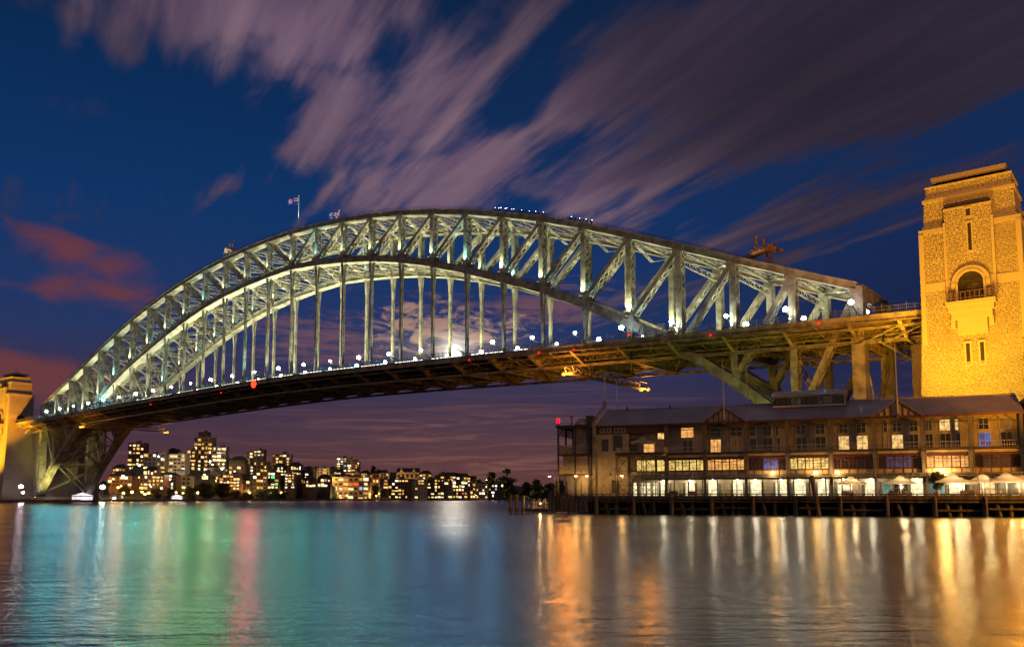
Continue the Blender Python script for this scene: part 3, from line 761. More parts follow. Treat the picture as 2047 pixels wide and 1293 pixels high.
wharf = thing('timber_wharf', 'long dark timber wharf on rows of piles carrying the hotel', 'wharf', tuple(HA), HR)
DZ = 3.75
mb = MB(); mb.box(.3, 112, .35, 25, DZ-.35, DZ); mb.obj('decking', 'timber', wharf)
mb = MB(); mb.box(0, 112, 0, .34, DZ-.75, DZ+.02); mb.box(0, 112, .1, .5, DZ-1.3, DZ-.95); mb.obj('edge_beam', 'timber', wharf)
mb = MB(); mb.box(.2, 9.2, -.15, .0, .25, DZ-.1); 
for k in range(9): mb.box(.3+k*1.0, .95+k*1.0, -.3, -.15, .3, DZ-.15)
mb.obj('fender_boarding', 'pile', wharf)
random.seed(3)
for k in range(13):                                         # front row, with raking braces
    u = 11.0+k*8.05/1.0
    mb = MB(); mb.tube([(u, .25, -3), (u+random.uniform(-.1,.1), .25, DZ-.1)], [.46, .40], 9); mb.tube([(u+.15, -.25, -1.5), (u+.1, -.2, DZ-.4)], [.24, .22], 7); mb.obj('pile', 'pile', wharf)
    mb = MB(); mb.tube([(u+3.1, 1.5, -3), (u+1.7, .9, DZ-.7)], [.36, .32], 8); mb.obj('raking_pile', 'pile', wharf)
    if k < 12:
        mb = MB(); mb.tube([(u+4.1, 1.2, -3), (u+4.1, 1.2, DZ-.4)], [.36, .33], 8); mb.obj('pile', 'pile', wharf)
        if k % 3 != 1: mb = MB(); mb.box(u+.5, u+7.5, .55, .75, .9+.3*(k % 2), 1.25+.3*(k % 2)); mb.obj('waler', 'timber', wharf)
for row, v in enumerate((5, 10, 16)):
    for k in range(24):
        mb = MB(); u = 3+k*4.6+row; mb.tube([(u, v, -3), (u, v, DZ-.3)], .36, 7); mb.obj('pile', 'pile', wharf)
mb = MB()                                                   # toe rail and low parapet along the edge
mb.box(0, 112, .15, .3, DZ+.22, DZ+.4)
for k in range(75): mb.box(.4+k*1.5, .6+k*1.5, .15, .3, DZ, DZ+.25)
mb.obj('toe_rail', 'timber', wharf)
mb = MB()
for k in range(58): u = .5+k*1.93; mb.box(u-.04, u+.04, .55, .63, DZ, DZ+1.1)
for z in (.55, 1.08): mb.box(.5, 111, .56, .62, DZ+z, DZ+z+.06)
mb.obj('handrail', 'grey_post', wharf)

hotel = thing('wharf_hotel', 'long three storey wharf hotel with mauve iron roof, dark red trim and lit windows', 'hotel', tuple(HA), HR)
COLS = [10.0, 16.7, 25.0, 33.2, 41.5, 49.6, 57.7, 65.7, 74.1, 82.1, 90.4]
EV, ZE, ZR, VR = 4.3, 19.0, 23.1, 13.2
F = 6.4                                                     # recessed wall plane of the upper floors
mb = MB(); mb.box(10.2, 90.3, F, 21, 7.9, 18.9); mb.box(10.2, 17.1, F, 9, DZ, 7.9); mb.box(74.4, 90.3, F, 9, DZ, 7.9); mb.box(10.2, 90.3, 9, 21, DZ, 7.9); mb.obj('main_wall', 'cream_dull', hotel)
mb = MB()
mb.add([(9.6,EV,ZE),(90.9,EV,ZE),(90.9,VR,ZR),(9.6,VR,ZR),(9.6,EV,ZE-.22),(90.9,EV,ZE-.22),(90.9,VR,ZR-.22),(9.6,VR,ZR-.22)], MB.BF)
mb.add([(9.6,VR,ZR),(90.9,VR,ZR),(90.9,22,ZE),(9.6,22,ZE),(9.6,VR,ZR-.22),(90.9,VR,ZR-.22),(90.9,22,ZE-.22),(9.6,22,ZE-.22)], MB.BF)
mb.tube([(9.6,VR,ZR+.05),(90.9,VR,ZR+.05)], .16, 6)
roof = mb.obj('roof', 'roof', hotel)
mb = MB()
for u in (14.5, 24.3, 36.0, 46.5): mb.lathe((u, VR-.3, ZR-.1), [(.16,0),(.16,.5),(.3,.55),(.2,.8)], 8)
mb.obj('roof_vents', 'grey_post', roof)
mb = MB(); mb.box(9.6, 90.9, EV-.12, EV-.003, ZE-.42, ZE-.02); mb.obj('eave_board', 'red_trim', hotel)
# raised end gable with its parapet
mb = MB(); mb.prism([(4.9, 19.2), (VR, 24.3), (VR, 25.2), (VR-.9, 25.2), (VR-1.2, 24.4), (4.5, 20.0), (4.0, 19.6), (4.0, DZ), (4.9, DZ)], 0, 9.0, 9.58); mb.obj('end_parapet', 'cream_dull', hotel)
mb = MB(); mb.box(7.6, 8.98, 4.3, 6.0, DZ, 20.9); mb.box(7.45, 9.1, 4.15, 6.1, 20.9, 21.3); mb.obj('end_pier', 'brown_trim', hotel)
# roof monitor
mb = MB(); mb.box(46.8, 60.4, 10.6, 15.8, 21.6, 24.5); mon = mb.obj('roof_monitor', 'brown_trim', hotel)
mb = MB(); mb.add([(46.2,9.9,24.4),(61,9.9,24.4),(61,13.2,25.7),(46.2,13.2,25.7),(46.2,9.9,24.25),(61,9.9,24.25),(61,13.2,25.55),(46.2,13.2,25.55)], MB.BF); mb.add([(46.2,13.2,25.7),(61,13.2,25.7),(61,16.5,24.4),(46.2,16.5,24.4),(46.2,13.2,25.55),(61,13.2,25.55),(61,16.5,24.25),(46.2,16.5,24.25)], MB.BF); mb.obj('monitor_roof', 'roof', mon)
mb = MB(); mb.box(46.5, 60.7, 10.3, 10.58, 22.0, 22.4); mb.box(60.42, 60.7, 10.3, 10.58, 22.4, 24.2); mb.box(46.5, 60.7, 10.3, 10.58, 24.1, 24.24); mb.obj('monitor_frame', 'frame_white', mon)
for k in range(13):
    mb = MB(); u = 47.1+k*1.02; mb.box(u, u+.9, 10.50, 10.57, 22.5, 24.05); mb.obj('monitor_pane', 'lit_dim' if k in (3, 4, 8, 9, 10) else 'glass_dark', mon)
# columns, beams and fascias
for u in COLS[2:]:
    mb = MB(); mb.box(u-.28, u+.28, 4.55, 5.15, DZ, 18.75); mb.box(u-.42, u+.42, 4.45, 5.25, 11.0, 12.1); mb.obj('column', 'grey_post', hotel)
    mb = MB(); mb.tube([(u+.5, 4.6, DZ), (u+.5, 4.6, 18.6)], .07, 6); mb.obj('downpipe', 'red_trim', hotel)
def beam_run(name, z0, z1, v0, v1, m, u0=25.3, u1=90.1):
    mb = MB(); mb.box(u0, u1, v0, v1, z0, z1); mb.obj(name, m, hotel)
beam_run('floor_edge', 12.45, 12.75, 4.4, 6.6, 'brown_trim')
beam_run('cream_band', 11.75, 12.3, 4.72, 4.9, 'cream')
beam_run('red_beam', 11.30, 11.62, 4.60, 4.88, 'red_trim')
beam_run('spandrel', 8.15, 8.85, 5.02, 5.3, 'cream', 17)
beam_run('spandrel_rail', 8.86, 9.02, 4.95, 5.32, 'red_trim', 17)
beam_run('canopy_beam', 7.72, 8.1, 3.9, 5.0, 'grey_post', 17)
beam_run('awning_board', 7.05, 7.6, 5.0, 5.2, 'cream', 17)
mb = MB(); mb.add([(17,3.0,7.45),(90,3.0,7.45),(90,5.0,7.70),(17,5.0,7.70),(17,3.0,7.37),(90,3.0,7.37),(90,5.0,7.62),(17,5.0,7.62)], MB.BF); mb.obj('canopy', 'roof', hotel)
for k in range(46):
    if k >= 45: break
    mb = MB(); u = 17.2+k*1.62; mb.box(u-.06, u+.06, 4.94, 5.31, 8.12, 8.84); mb.obj('spandrel_post', 'red_trim', hotel)
# openings
def window(u0, u1, z0, z1, v, m, fm='frame_white', mull=1, trans=0, parent=None, name='window', t=.09):
    mb = MB()
    mb.box(u0-t, u0, v-.10, v+.02, z0-t, z1+t); mb.box(u1, u1+t, v-.10, v+.02, z0-t, z1+t); mb.box(u0, u1, v-.10, v+.02, z1, z1+t); mb.box(u0, u1, v-.10, v+.02, z0-t, z0)
    for k in range(mull): u = u0+(u1-u0)*(k+1)/(mull+1); mb.box(u-.035, u+.035, v-.09, v-.03, z0, z1)
    for k in range(trans): z = z0+(z1-z0)*(k+1)/(trans+1); mb.box(u0, u1, v-.085, v-.035, z-.03, z+.03)
    w = mb.obj(name, fm, parent or hotel)
    mb = MB(); mb.box(u0, u1, v-.028, v-.004, z0, z1); mb.obj('pane', m, w)
    return w
def fr(b, a): return COLS[b+1]+.3+(COLS[b+2]-COLS[b+1]-.6)*a
TOP, DOOR = (16.05, 18.1), (12.85, 15.45)
UP = {1: ([(.36,.70,'lit_orange',1)], [(.40,.68,'glass_dark',1)]),
      2: ([(.08,.36,'glass_dark',1), (.62,.92,'glass_dark',1)], [(.09,.36,'lit_orange',2), (.63,.90,'cream',1)]),
      3: ([(.05,.2,'glass_dark',0), (.40,.62,'glass_dark',1), (.74,.81,'glass_dark',0)], [(.05,.22,'glass_dark',0), (.40,.65,'glass_dark',1), (.77,.84,'glass_dark',0)]),
      4: ([(.19,.42,'glass_dark',1), (.68,.9,'glass_dark',1)], [(.18,.44,'glass_dark',1), (.67,.92,'glass_dark',1)]),
      5: ([(.19,.40,'glass_dark',1), (.63,.84,'glass_dark',1)], [(.17,.42,'lit_warm',1), (.62,.88,'lit_warm',1)]),
      6: ([(.19,.26,'glass_dark',0), (.39,.58,'glass_dark',1), (.78,.95,'glass_dark',1)], [(.18,.27,'cream',0), (.37,.61,'lit_warm',1), (.76,.95,'glass_dark',1)]),
      7: ([(.04,.20,'lit_dim',1), (.38,.61,'lit_warm',1), (.73,.80,'lit_warm',0)], [(.03,.21,'glass_dark',1), (.38,.62,'glass_dark',1), (.75,.83,'glass_dark',0)]),
      8: ([(.17,.38,'glass_dark',1), (.62,.85,'lit_dim',1)], [(.17,.41,'lit_blue',1), (.63,.87,'glass_dark',1)])}
SECOND = {1: 'lit_yellow', 2: 'lit_orange', 3: 'lit_blue', 4: 'lit_yellow', 5: 'glass_dark', 6: 'lit_violet', 7: 'lit_orange', 8: 'lit_dim'}
for b in range(1, 9):
    for a, c, m, n in UP[b][0]: window(fr(b, a), fr(b, c), *TOP, F, m, mull=n, trans=1 if m == 'glass_dark' else 0)
    for a, c, m, n in UP[b][1]: window(fr(b, a), fr(b, c), *DOOR, F, m, mull=n, name='balcony_door')
    # second storey: five panels between red mullions
    for k in range(5):
        a, c = .03+k*.195, .03+k*.195+.165
        m = SECOND[b]
        if m == 'lit_blue' and k not in (2, 3): m = 'glass_dark'
        if m == 'lit_violet' and k in (0, 4): m = 'glass_dark'
        if b == 8 and k in (0, 4): m = 'louvre'
        if m == 'louvre':
            mb = MB()
            for j in range(12): mb.beam((fr(b, a), 5.25, 9.15+j*.17), (fr(b, c), 5.25, 9.15+j*.17), .12, .03, side=(0, .7, .7))
            mb.obj('shutter', 'brown_trim', hotel); continue
        window(fr(b, a), fr(b, c), 9.1, 11.2, 5.32, m, 'red_trim', 1, 1 if k in (1, 2, 3) else 3, t=.14)
    mb = MB()                                              # hanging festoon brace under the red beam
    pts = [(fr(b, .02+.96*k/10), 4.75, 11.25-.62*(1-((k-5)/5)**2)) for k in range(11)]
    mb.tube(pts, .075, 5)
    for k in (.46, .54): mb.beam((fr(b, .5), 4.75, 11.3), (fr(b, k), 4.75, 10.65), .08, .08)
    mb.obj('curved_brace', 'red_trim', hotel)
    mb = MB(); mb.box(COLS[b+1]+.3, COLS[b+2]-.3, 5.4, 6.39, 11.6, 12.44); mb.obj('floor_soffit', 'brown_trim', hotel)
    # balcony railing
    mb = MB(); u0, u1 = COLS[b+1]+.3, COLS[b+2]-.3
    for z in (13.05, 13.85): mb.box(u0, u1, 4.70, 4.75, z, z+.06)
    n = int((u1-u0)/.42)
    for k in range(n+1): u = u0+(u1-u0)*k/n; mb.box(u-.018, u+.018, 4.71, 4.74, 12.75, 13.88)
    mb.obj('balcony_railing', 'frame_white', hotel)
    # trussed brackets below the eaves
    mb = MB(); z1, z0 = 18.55, 16.95
    mb.box(u0, u1, 4.75, 4.9, z0+.55, z0+.68)
    for a_, c_ in ((u0, u0+2.0), (u1, u1-2.0), ((u0+u1)/2, (u0+u1)/2-1.3), ((u0+u1)/2, (u0+u1)/2+1.3)):
        mb.beam((a_, 4.82, z0 if a_ in (u0, u1) else z1), (c_, 4.82, z1 if a_ in (u0, u1) else z0+.6), .12, .12)
    mb.obj('eave_bracket', 'brown_trim', hotel)
# ground floor: wall with lit arched doorways
GV = 7.2
mb = MB(); mb.box(17.2, 74.3, GV, 8.9, DZ, 7.88); mb.obj('ground_wall', 'cream', hotel)
ARCH = [(16.9+.4, 18.0), (23.2, 25.0), (28.6, 30.5), (33.4, 35.4), (38.4, 40.4), (42.0, 44.1), (46.9, 49.2), (50.3, 52.7), (55.0, 57.2), (58.7, 60.9), (63.7, 66.0), (71.8, 73.9)]
for u0, u1 in ARCH:
    n = 10; cx_, hw = (u0+u1)/2, (u1-u0)/2; zc = 6.05; pts = [(u0, DZ+.05), (u1, DZ+.05)]+[(cx_+hw*math.cos(math.pi*k/n), zc+.55*math.sin(math.pi*k/n)) for k in range(n+1)]
    mb = MB(); mb.prism(pts, 1, GV-.10, GV-.02); aw = mb.obj('arched_doorway', 'lit_white', hotel)
    mb = MB(); mb.box(u0-.42, u0-.05, GV-.14, GV-.01, DZ, 6.5); mb.box(u1+.05, u1+.42, GV-.14, GV-.01, DZ, 6.5); mb.obj('door_leaf', 'teal_paint', aw) if False else mb.obj('door_leaf', 'grey_post', aw)
M['chevron'] = emis('chevron_door', (1, .62, .15), .25, mis=False)
for u0, u1 in ((35.9, 38.0), (44.6, 46.6)):
    mb = MB(); mb.box(u0, u1, GV-.08, GV-.02, DZ, 6.6); dr = mb.obj('panelled_door', 'cream', hotel)
    mb = MB(); c = (u0+u1)/2
    for z in (4.0, 4.9, 5.6, 6.1):
        for sgn in (-1, 1): mb.beam((c, GV-.1, z+.45*(1 if z < 5.4 else -.1)), (c+sgn*(u1-u0)*.48, GV-.1, z), .04, .12, side=(0,1,0))
    mb.obj('chevron_trim', 'chevron', dr)
for k, u in enumerate([17.6+j*3.0 for j in range(24)]):
    mb = MB(); mb.box(u-.12, u+.12, 5.0, 5.25, DZ, 7.7)
    mb.obj('veranda_post', 'grey_post', hotel)
# restaurant bays at the right with glazed fronts
for u0, u1, m in ((66.8, 68.6, 'lit_teal'), (68.9, 71.2, 'glass_dark'), (75.0, 77.8, 'lit_teal'), (78.3, 80.4, 'lit_white'), (81.0, 83.0, 'lit_dim'), (83.4, 85.8, 'lit_warm'), (86.2, 89.6, 'lit_dim')):
    window(u0, u1, DZ+.3, 6.3, GV-.02 if u0 < 74 else F-.02, m, 'grey_post', 2, 1, name='shopfront')
# the two street gables
for g, (u0, u1) in enumerate(((COLS[3], COLS[4]), (COLS[7], COLS[8]))):
    c = (u0+u1)/2; zt = 21.8
    mb = MB(); mb.prism([(u0-.1, 18.75), (u1+.1, 18.75), (c, zt)], 1, 4.36, 4.6); gb = mb.obj('gable', 'cream', hotel)
    mb = MB()
    mb.beam((u0-.5, 4.26, 18.6), (c, 4.26, zt+.15), .5, .34, side=(0,1,0)); mb.beam((u1+.5, 4.26, 18.6), (c, 4.26, zt+.14), .5, .34, side=(0,1,0)); mb.box(u0-.3, u1+.3, 4.1, 4.34, 18.5, 18.8)
    for k in range(1, 8):
        u = u0+(u1-u0)*k/8; zz = 18.8+(zt-18.8)*(1-abs(u-c)/(c-u0)); mb.box(u-.09, u+.09, 4.24, 4.34, 18.8, zz-.1)
    mb.obj('gable_frame', 'red_trim', gb)
    mb = MB()
    mb.add([(u0-.4,4.0,18.85),(c,4.0,zt+.3),(c,11.2,zt+.3),(u0-.4,4.3,18.85),(u0-.4,4.0,18.70),(c,4.0,zt+.12),(c,11.2,zt+.12),(u0-.4,4.3,18.7)], MB.BF)
    mb.add([(u1+.4,4.0,18.85),(c,4.0,zt+.3),(c,11.2,zt+.3),(u1+.4,4.3,18.85),(u1+.4,4.0,18.70),(c,4.0,zt+.12),(c,11.2,zt+.12),(u1+.4,4.3,18.7)], MB.BF)
    mb.obj('gable_roof', 'roof', gb)
# left end block with plain cream wall
mb = MB(); mb.box(9.6, 16.6, 4.9, 6.39, DZ, 17.1); mb.obj('end_wall', 'cream', hotel)
mb = MB(); mb.box(9.6, 24.7, 4.8, 6.39, 17.1, 18.7); mb.obj('attic_band', 'brown_trim', hotel)
for u0, u1 in ((10.6, 13.0), (13.9, 16.2)): window(u0, u1, 17.5, 18.3, 4.79, 'glass_dark', mull=2)
window(11.2, 12.1, 13.6, 15.8, 4.89, 'glass_dark', 'brown_trim', 0, 1, t=.22)
window(13.7, 15.3, 13.6, 16.6, 4.89, 'glass_dark', 'brown_trim', 1, 1, t=.2)
window(13.3, 14.5, 4.6, 6.9, 4.89, 'lit_dim', 'brown_trim', 1, 2, t=.25)
window(16.9, 18.3, 13.6, 15.9, F, 'glass_dark', 'brown_trim', 1, 0, t=.2)
window(19.9, 22.2, 13.0, 14.9, F, 'lit_orange', 'frame_white', 1, 1)
window(23.0, 24.8, 15.9, 18.4, F, 'lit_warm', 'frame_white', 1, 1)
for k in range(3): window(18.6+k*2.15, 20.5+k*2.15, 9.0, 11.3, 5.32, 'lit_yellow', 'brown_trim', 1, 1, t=.12)
mb = MB(); mb.box(18.2, 24.7, 5.33, 6.39, 8.1, 12.4); mb.obj('bay_wall', 'cream_dull', hotel)
for u0, u1 in ((19.2, 21.2), (21.9, 22.9)):
    mb = MB(); mb.box(u0, u1, GV-1.1, GV-.95, DZ, 6.5); mb.obj('lit_doorway', 'lit_white', hotel)
# raised terrace on braced steel posts
T0, T1, TV0, TV1, TZ = 15.2, 25.6, .7, 5.0, 12.75
mb = MB(); mb.box(T0, T1, TV0, TV1, TZ-.28, TZ); mb.box(T0-.1, T1, TV0-.1, TV0-.003, TZ-.45, TZ+.05); ter = mb.obj('terrace_floor', 'brown_trim', hotel)
mb = MB()
for k in range(11): u = T0+.4+k*.95; mb.box(u-.07, u+.07, TV0+.01, TV1-.1, TZ-.62, TZ-.285)
mb.obj('terrace_joists', 'cream', hotel)
for u in (T0+.2, T0+2.9, T0+5.7, T0+8.6):
    mb = MB()
    for o in (-.18, .18): mb.box(u+o-.06, u+o+.06, TV0+.15, TV0+.3, DZ, TZ-.63)
    for k in range(11): z = DZ+.3+k*.75; mb.beam((u-.18, TV0+.22, z), (u+.18, TV0+.22, z+.75 if z+.75 < TZ-.6 else TZ-.63), .05, .06); 
    mb.obj('terrace_post', 'brown_trim', hotel)
for u in (T0+.4, T0+3.1, T0+5.9):
    mb = MB(); d = 2.3
    for z0, z1 in ((DZ+.2, 6.0), (6.0, 9.0), (9.0, 12.1)):
        mb.beam((u, TV0+.22, z0), (u+d, TV0+.22, z1), .07, .09); mb.beam((u+d, TV0+.24, z0), (u, TV0+.24, z1), .07, .09); mb.box(u, u+d, TV0+.18, TV0+.26, z1-.05, z1+.05)
    mb.obj('cross_brace', 'brown_trim', hotel)
mb = MB()
for v, ua, ub in ((TV0+.1, T0+.1, T0+3), (TV0+.1, T1-1.8, T1)):
    for z in (.5, 1.1): mb.box(ua, ub, v, v+.05, TZ+z, TZ+z+.05)
    n = int((ub-ua)/.3)
    for k in range(n+1): u = ua+(ub-ua)*k/n; mb.box(u-.02, u+.02, v, v+.04, TZ, TZ+1.12)
for u in (T0+.05, T1-.1):
    for z in (.5, 1.1): mb.box(u, u+.05, TV0+.1, TV1, TZ+z, TZ+z+.05)
    for k in range(16): v = TV0+.1+k*.27; mb.box(u, u+.04, v-.02, v+.02, TZ, TZ+1.12)
mb.obj('terrace_railing', 'frame_white', hotel)
# balconied wing at the outer end
WU0, WU1, WV0, WV1 = 1.3, 8.6, 3.0, 14.0
mb = MB(); mb.box(WU0+3.2, WU1, WV0+1.4, WV1, 7.9, 18.7); mb.obj('wing_wall', 'cream_dull', hotel)
mb = MB(); mb.box(WU0-.4, WU1+.3, WV0-.3, WV1+.3, 18.9, 19.25); mb.box(WU0-.2, WU1+.2, WV0-.1, WV1, 18.6, 18.9); wr = mb.obj('wing_roof', 'brown_trim', hotel)
mb = MB(); mb.box(WU0+.1, WU1-.1, WV0-.12, WV1, 12.55, 12.85); mb.box(WU0+.1, WU1-.1, WV0-.12, WV1, 8.15, 8.45); mb.obj('wing_floor', 'red_trim', hotel)
mb = MB(); mb.box(WU0+.9, WU1, WV0+.9, WV0+1.1, 8.5, 12.5); mb.obj('wing_screen', 'orange_wall', hotel) if False else mb.obj('wing_screen', 'cream', hotel)
for u, v in ((WU0+.15, WV0), (WU0+4.1, WV0), (WU1-.15, WV0), (WU0+.15, WV0+5), (WU0+.15, WV0+10)):
    mb = MB(); mb.box(u-.17, u+.17, v-.17, v+.17, DZ, 18.6)
    mb.beam((u, v, 16.6), (u+1.0, v, 18.4), .12, .12); mb.beam((u, v, 6.6), (u+1.0, v, 8.1), .12, .12)
    mb.obj('wing_post', 'brown_trim', hotel)
for z, h in ((12.9, 1.9), (8.5, 1.9)):
    for ua, ub in ((WU0+.4, WU0+3.9), (WU0+4.3, WU1-.4)):
        mb = MB(); mb.box(ua, ub, WV0-.06, WV0+.04, z+h-.1, z+h+.02); mb.box(ua, ub, WV0-.06, WV0+.04, z+.12, z+.22)
        n = int((ub-ua)/.27)
        for k in range(n+1): u = ua+(ub-ua)*k/n; mb.box(u-.07, u+.07, WV0-.03, WV0+.02, z+.1, z+h)
        mb.obj('picket_balustrade', 'cream', hotel)
    mb = MB()
    for k in range(36): v = WV0+.3+k*.27; mb.box(WU0+.1, WU0+.16, v-.07, v+.07, z+.1, z+h)
    mb.obj('picket_balustrade', 'cream', hotel)
mb = MB()
for k in range(13): v = WV0+.2+k*.8; mb.box(WU0+.1, WU0+.2, v, v+.3, 16.9, 18.6)
for k in range(6): u = WU0+.4+k*.55; mb.box(u, u+.22, WV0+9, WV0+9.1, 16.9, 18.6)
mb.obj('wing_valance', 'brown_trim', hotel)
mb = MB(); mb.box(WU0+1.9, WU1-.2, WV0+1.2, WV0+1.38, DZ+.1, 7.0); mb.obj('roller_shutter', 'pale_green', hotel) if False else mb.obj('roller_shutter', 'cream_dull', hotel)
mb = MB(); mb.box(WU0+1.5, WU1, WV0+1.1, WV1, 7.0, 8.1); mb.obj('wing_lintel', 'cream_dull', hotel)
# neighbouring shed at the far right edge
shed = thing('wharf_shed', 'dark gabled wharf shed cut off by the right edge of the photo', 'shed', tuple(W(91.4, 3.0, 0)), HR)
mb = MB(); mb.box(0, 22, 0, 20, DZ, 21.2); mb.obj('wall', 'brown_trim', shed)
mb = MB(); mb.prism([(-.6, 20.6), (11, 27.5), (22.6, 20.6), (22.6, 21.2), (11, 28.2), (-.6, 21.2)], 1, -.8, 20); mb.obj('roof', 'red_trim', shed)
mb = MB(); mb.prism([(.2, 21.2), (21.8, 21.2), (11, 27.4)], 1, -.2, -.02); mb.obj('gable', 'cream_dull', shed)
M['navy'] = mat('navy_board', (.02, .045, .11), .6, 0, .3, 1)
mb = MB(); mb.box(.5, 21, -.12, -.01, 11.5, 19.5); mb.obj('blue_panel', 'navy', shed)
for k in range(5):
    mb = MB(); mb.box(.6+k*1.3, 1.7+k*1.3, -.1, -.01, 8.6, 11.2); mb.obj('window', 'lit_dim' if k % 2 else 'glass_dark', shed)

# flagpoles, beacons and dome on the roofs
M['white_paint'] = mat('white_paint', (.7, .68, .62), .45)
M['pole'] = mat('pale_pole', (.42, .36, .32), .45)
def pole(label, u, v, z0, z1, r=.1):
    t = thing('flagpole', label, 'flagpole', tuple(W(u, v, z0)), HR, 'bare flagpoles on the hotel roof')
    mb = MB(); mb.tube([(0,0,0), (0,0,z1-z0)], [r*1.4, r*.7], 7); mb.obj('pole', 'pole', t)
    mb = MB(); mb.lathe((0,0,z1-z0), [(.02,0),(.14,.1),(.14,.22),(.02,.32)], 8); mb.obj('finial', 'pole', t)
    mb = MB(); mb.box(-.2, .2, -.2, .2, -.4, .5); mb.obj('bracket', 'steel_dark', t)
pole('bare flagpole rising behind the end parapet of the hotel', 9.3, 12.6, 24.9, 31.8, .12)
pole('bare flagpole on the ridge just right of the end parapet', 12.0, 13.4, 22.9, 30.0, .1)
pole('bare flagpole in front of the left gable', 37.4, 4.0, 18.9, 31.8, .11)
pole('bare flagpole on the ridge right of the left gable', 41.0, 13.4, 22.9, 31.4, .09)
pole('bare flagpole in front of the right gable', 70.0, 4.0, 18.9, 32.6, .11)
M['red_lamp'] = emis('red_beacon', (1, .0, .008), 8, mis=True)
M['rust'] = mat('orange_flue', (.35, .10, .04), .6)
t = thing('beacon', 'glowing red beacon on a short stalk at the corner of the hotel wing roof', 'beacon', tuple(W(1.4, 3.1, 19.25)), HR)
mb = MB(); mb.tube([(0,0,0),(0,0,.6)], .12, 6); mb.obj('stalk', 'steel_dark', t)
mb = MB(); mb.lathe((0,0,.6), [(.3,0),(.42,.4),(.3,.85),(.1,1.0)], 10); mb.obj('lens', 'red_lamp', t)
light('beacon_light', (0,0,1.0), 900, (1, .03, .03), .4, t)
t = thing('roof_flue', 'short reddish flue with a cap on the hotel wing roof', 'flue', tuple(W(3.9, 5, 19.25)), HR)
mb = MB(); mb.tube([(0,0,0),(0,0,1.9)], .2, 8); mb.obj('pipe', 'rust', t)
mb = MB(); mb.lathe((0,0,1.9), [(.45,0),(.45,.15),(.1,.45)], 8); mb.obj('cap', 'rust', t)
t = thing('roof_dome', 'pale domed skylight on the hotel wing roof', 'skylight', tuple(W(6.3, 6, 19.25)), HR)
mb = MB(); mb.lathe((0,0,0), [(2.0,0),(1.9,.5),(1.55,1.1),(1.0,1.55),(.2,1.75)], 16); mb.obj('shell', 'canvas', t, True)
mb = MB(); mb.lathe((0,0,0), [(2.15,-.05),(2.15,.14)], 16); mb.obj('rim', 'brown_trim', t)

# twin-headed lamp posts along the wharf edge
M['post_orange'] = mat('iron_post', (.14, .06, .03), .5)
M['lamp_warm'] = emis('warm_lamp', (1, .62, .22), 22, mis=False)
def wharf_lamp(label, u, v, lit=(1, 1), h=5.2, pw=420):
    t = thing('pier_lamp', label, 'lamp post', tuple(W(u, v, DZ)), HR, 'twin lamp posts on the wharf')
    mb = MB(); mb.tube([(0,0,0),(0,0,.9),(0,0,h)], [.17,.11,.08], 8); mb.obj('post', 'post_orange', t)
    for k, sg in enumerate((-1, 1)):
        mb = MB(); mb.tube([(0,0,h-.2)]+[(sg*(.62-.62*math.cos(math.pi*j/8)), 0, h-.2+.75*math.sin(math.pi*j/8)) for j in range(1, 9)]+[(sg*1.24, 0, h-.55)], .045, 6); mb.obj('swan_neck', 'steel_dark', t)
        mb = MB(); mb.lathe((sg*1.24,0,h-.9), [(.40,0),(.34,.12),(.12,.35)], 10); hd = mb.obj('shade', 'steel_dark', t)
        if lit[k]:
            mb = MB(); mb.lathe((sg*1.24,0,h-1.06), [(.16,0),(.3,.1),(.32,.155)], 10); mb.obj('bulb', 'lamp_warm', hd)
            light('lamp_light', (sg*1.24, 0, h-1.3), pw, (1, .55, .16), .25, t)
wharf_lamp('twin swan neck lamp post at the outer tip of the wharf', 1.0, 2.0, (1, 0))
wharf_lamp('twin swan neck lamp post in front of the shuttered hotel wing', 7.4, 1.0, (1, 1))
wharf_lamp('twin swan neck lamp post beside the braced terrace posts', 15.2, .8, (0, 1))
M['banner_red'] = mat('red_post', (.30, .06, .02), .5)
mbp = MB(); mbp.tube([(0,0,0),(0,0,.6),(0,0,4.9)], [.13,.09,.06], 7); mbp.lathe((0,0,4.9), [(.07,0),(.11,.1),(.02,.4)], 7); slim = mbp.mesh('post', 'banner_red')
for k, (u, lab) in enumerate(((32.0, 'slim reddish post in front of the leftmost lit arches'), (40.1, 'slim reddish post between the two chevron doors'), (48.3, 'slim reddish post right of the chevron doors'), (57.4, 'slim reddish post left of the first cream umbrella'), (65.7, 'slim reddish post right of the first cream umbrella'), (74.4, 'slim reddish post beside the potted tree'), (82.6, 'slim reddish post among the crowded umbrellas'))):
    t = thing('slim_post', lab, 'post', tuple(W(u, .9, DZ)), HR, 'slim posts along the wharf edge'); link('post', slim, t)
    mb = MB(); mb.box(-.22, .22, -.22, .22, 0, .12); mb.obj('base', 'steel_dark', t)
# bulkhead lamps under the canopy
mbq = MB(); mbq.lathe((0,0,0), [(.22,0),(.42,.12),(.40,.26),(.1,.36)], 10); bulk = mbq.mesh('lens', 'lamp_warm')
mbq = MB(); mbq.box(-.1, .1, 0, .9, .3, .42); bulka = mbq.mesh('bracket', 'steel_dark')
for u, lab in ((46.8, 'oval amber lamp on the hotel front above the right chevron door'), (54.9, 'oval amber lamp on the hotel front right of the blue lit windows'), (58.9, 'oval amber lamp on the hotel front above the first umbrella'), (77.0, 'round amber lamp on the hotel front above the potted tree')):
    t = thing('wall_lamp', lab, 'lamp', tuple(W(u, 3.95, 8.2)), HR, 'amber lamps on the hotel front'); link('lens', bulk, t); link('bracket', bulka, t)
    light('lamp_light', (0, -.6, .2), 700 if u < 70 else 3000, (1, .55, .15), .5, t)
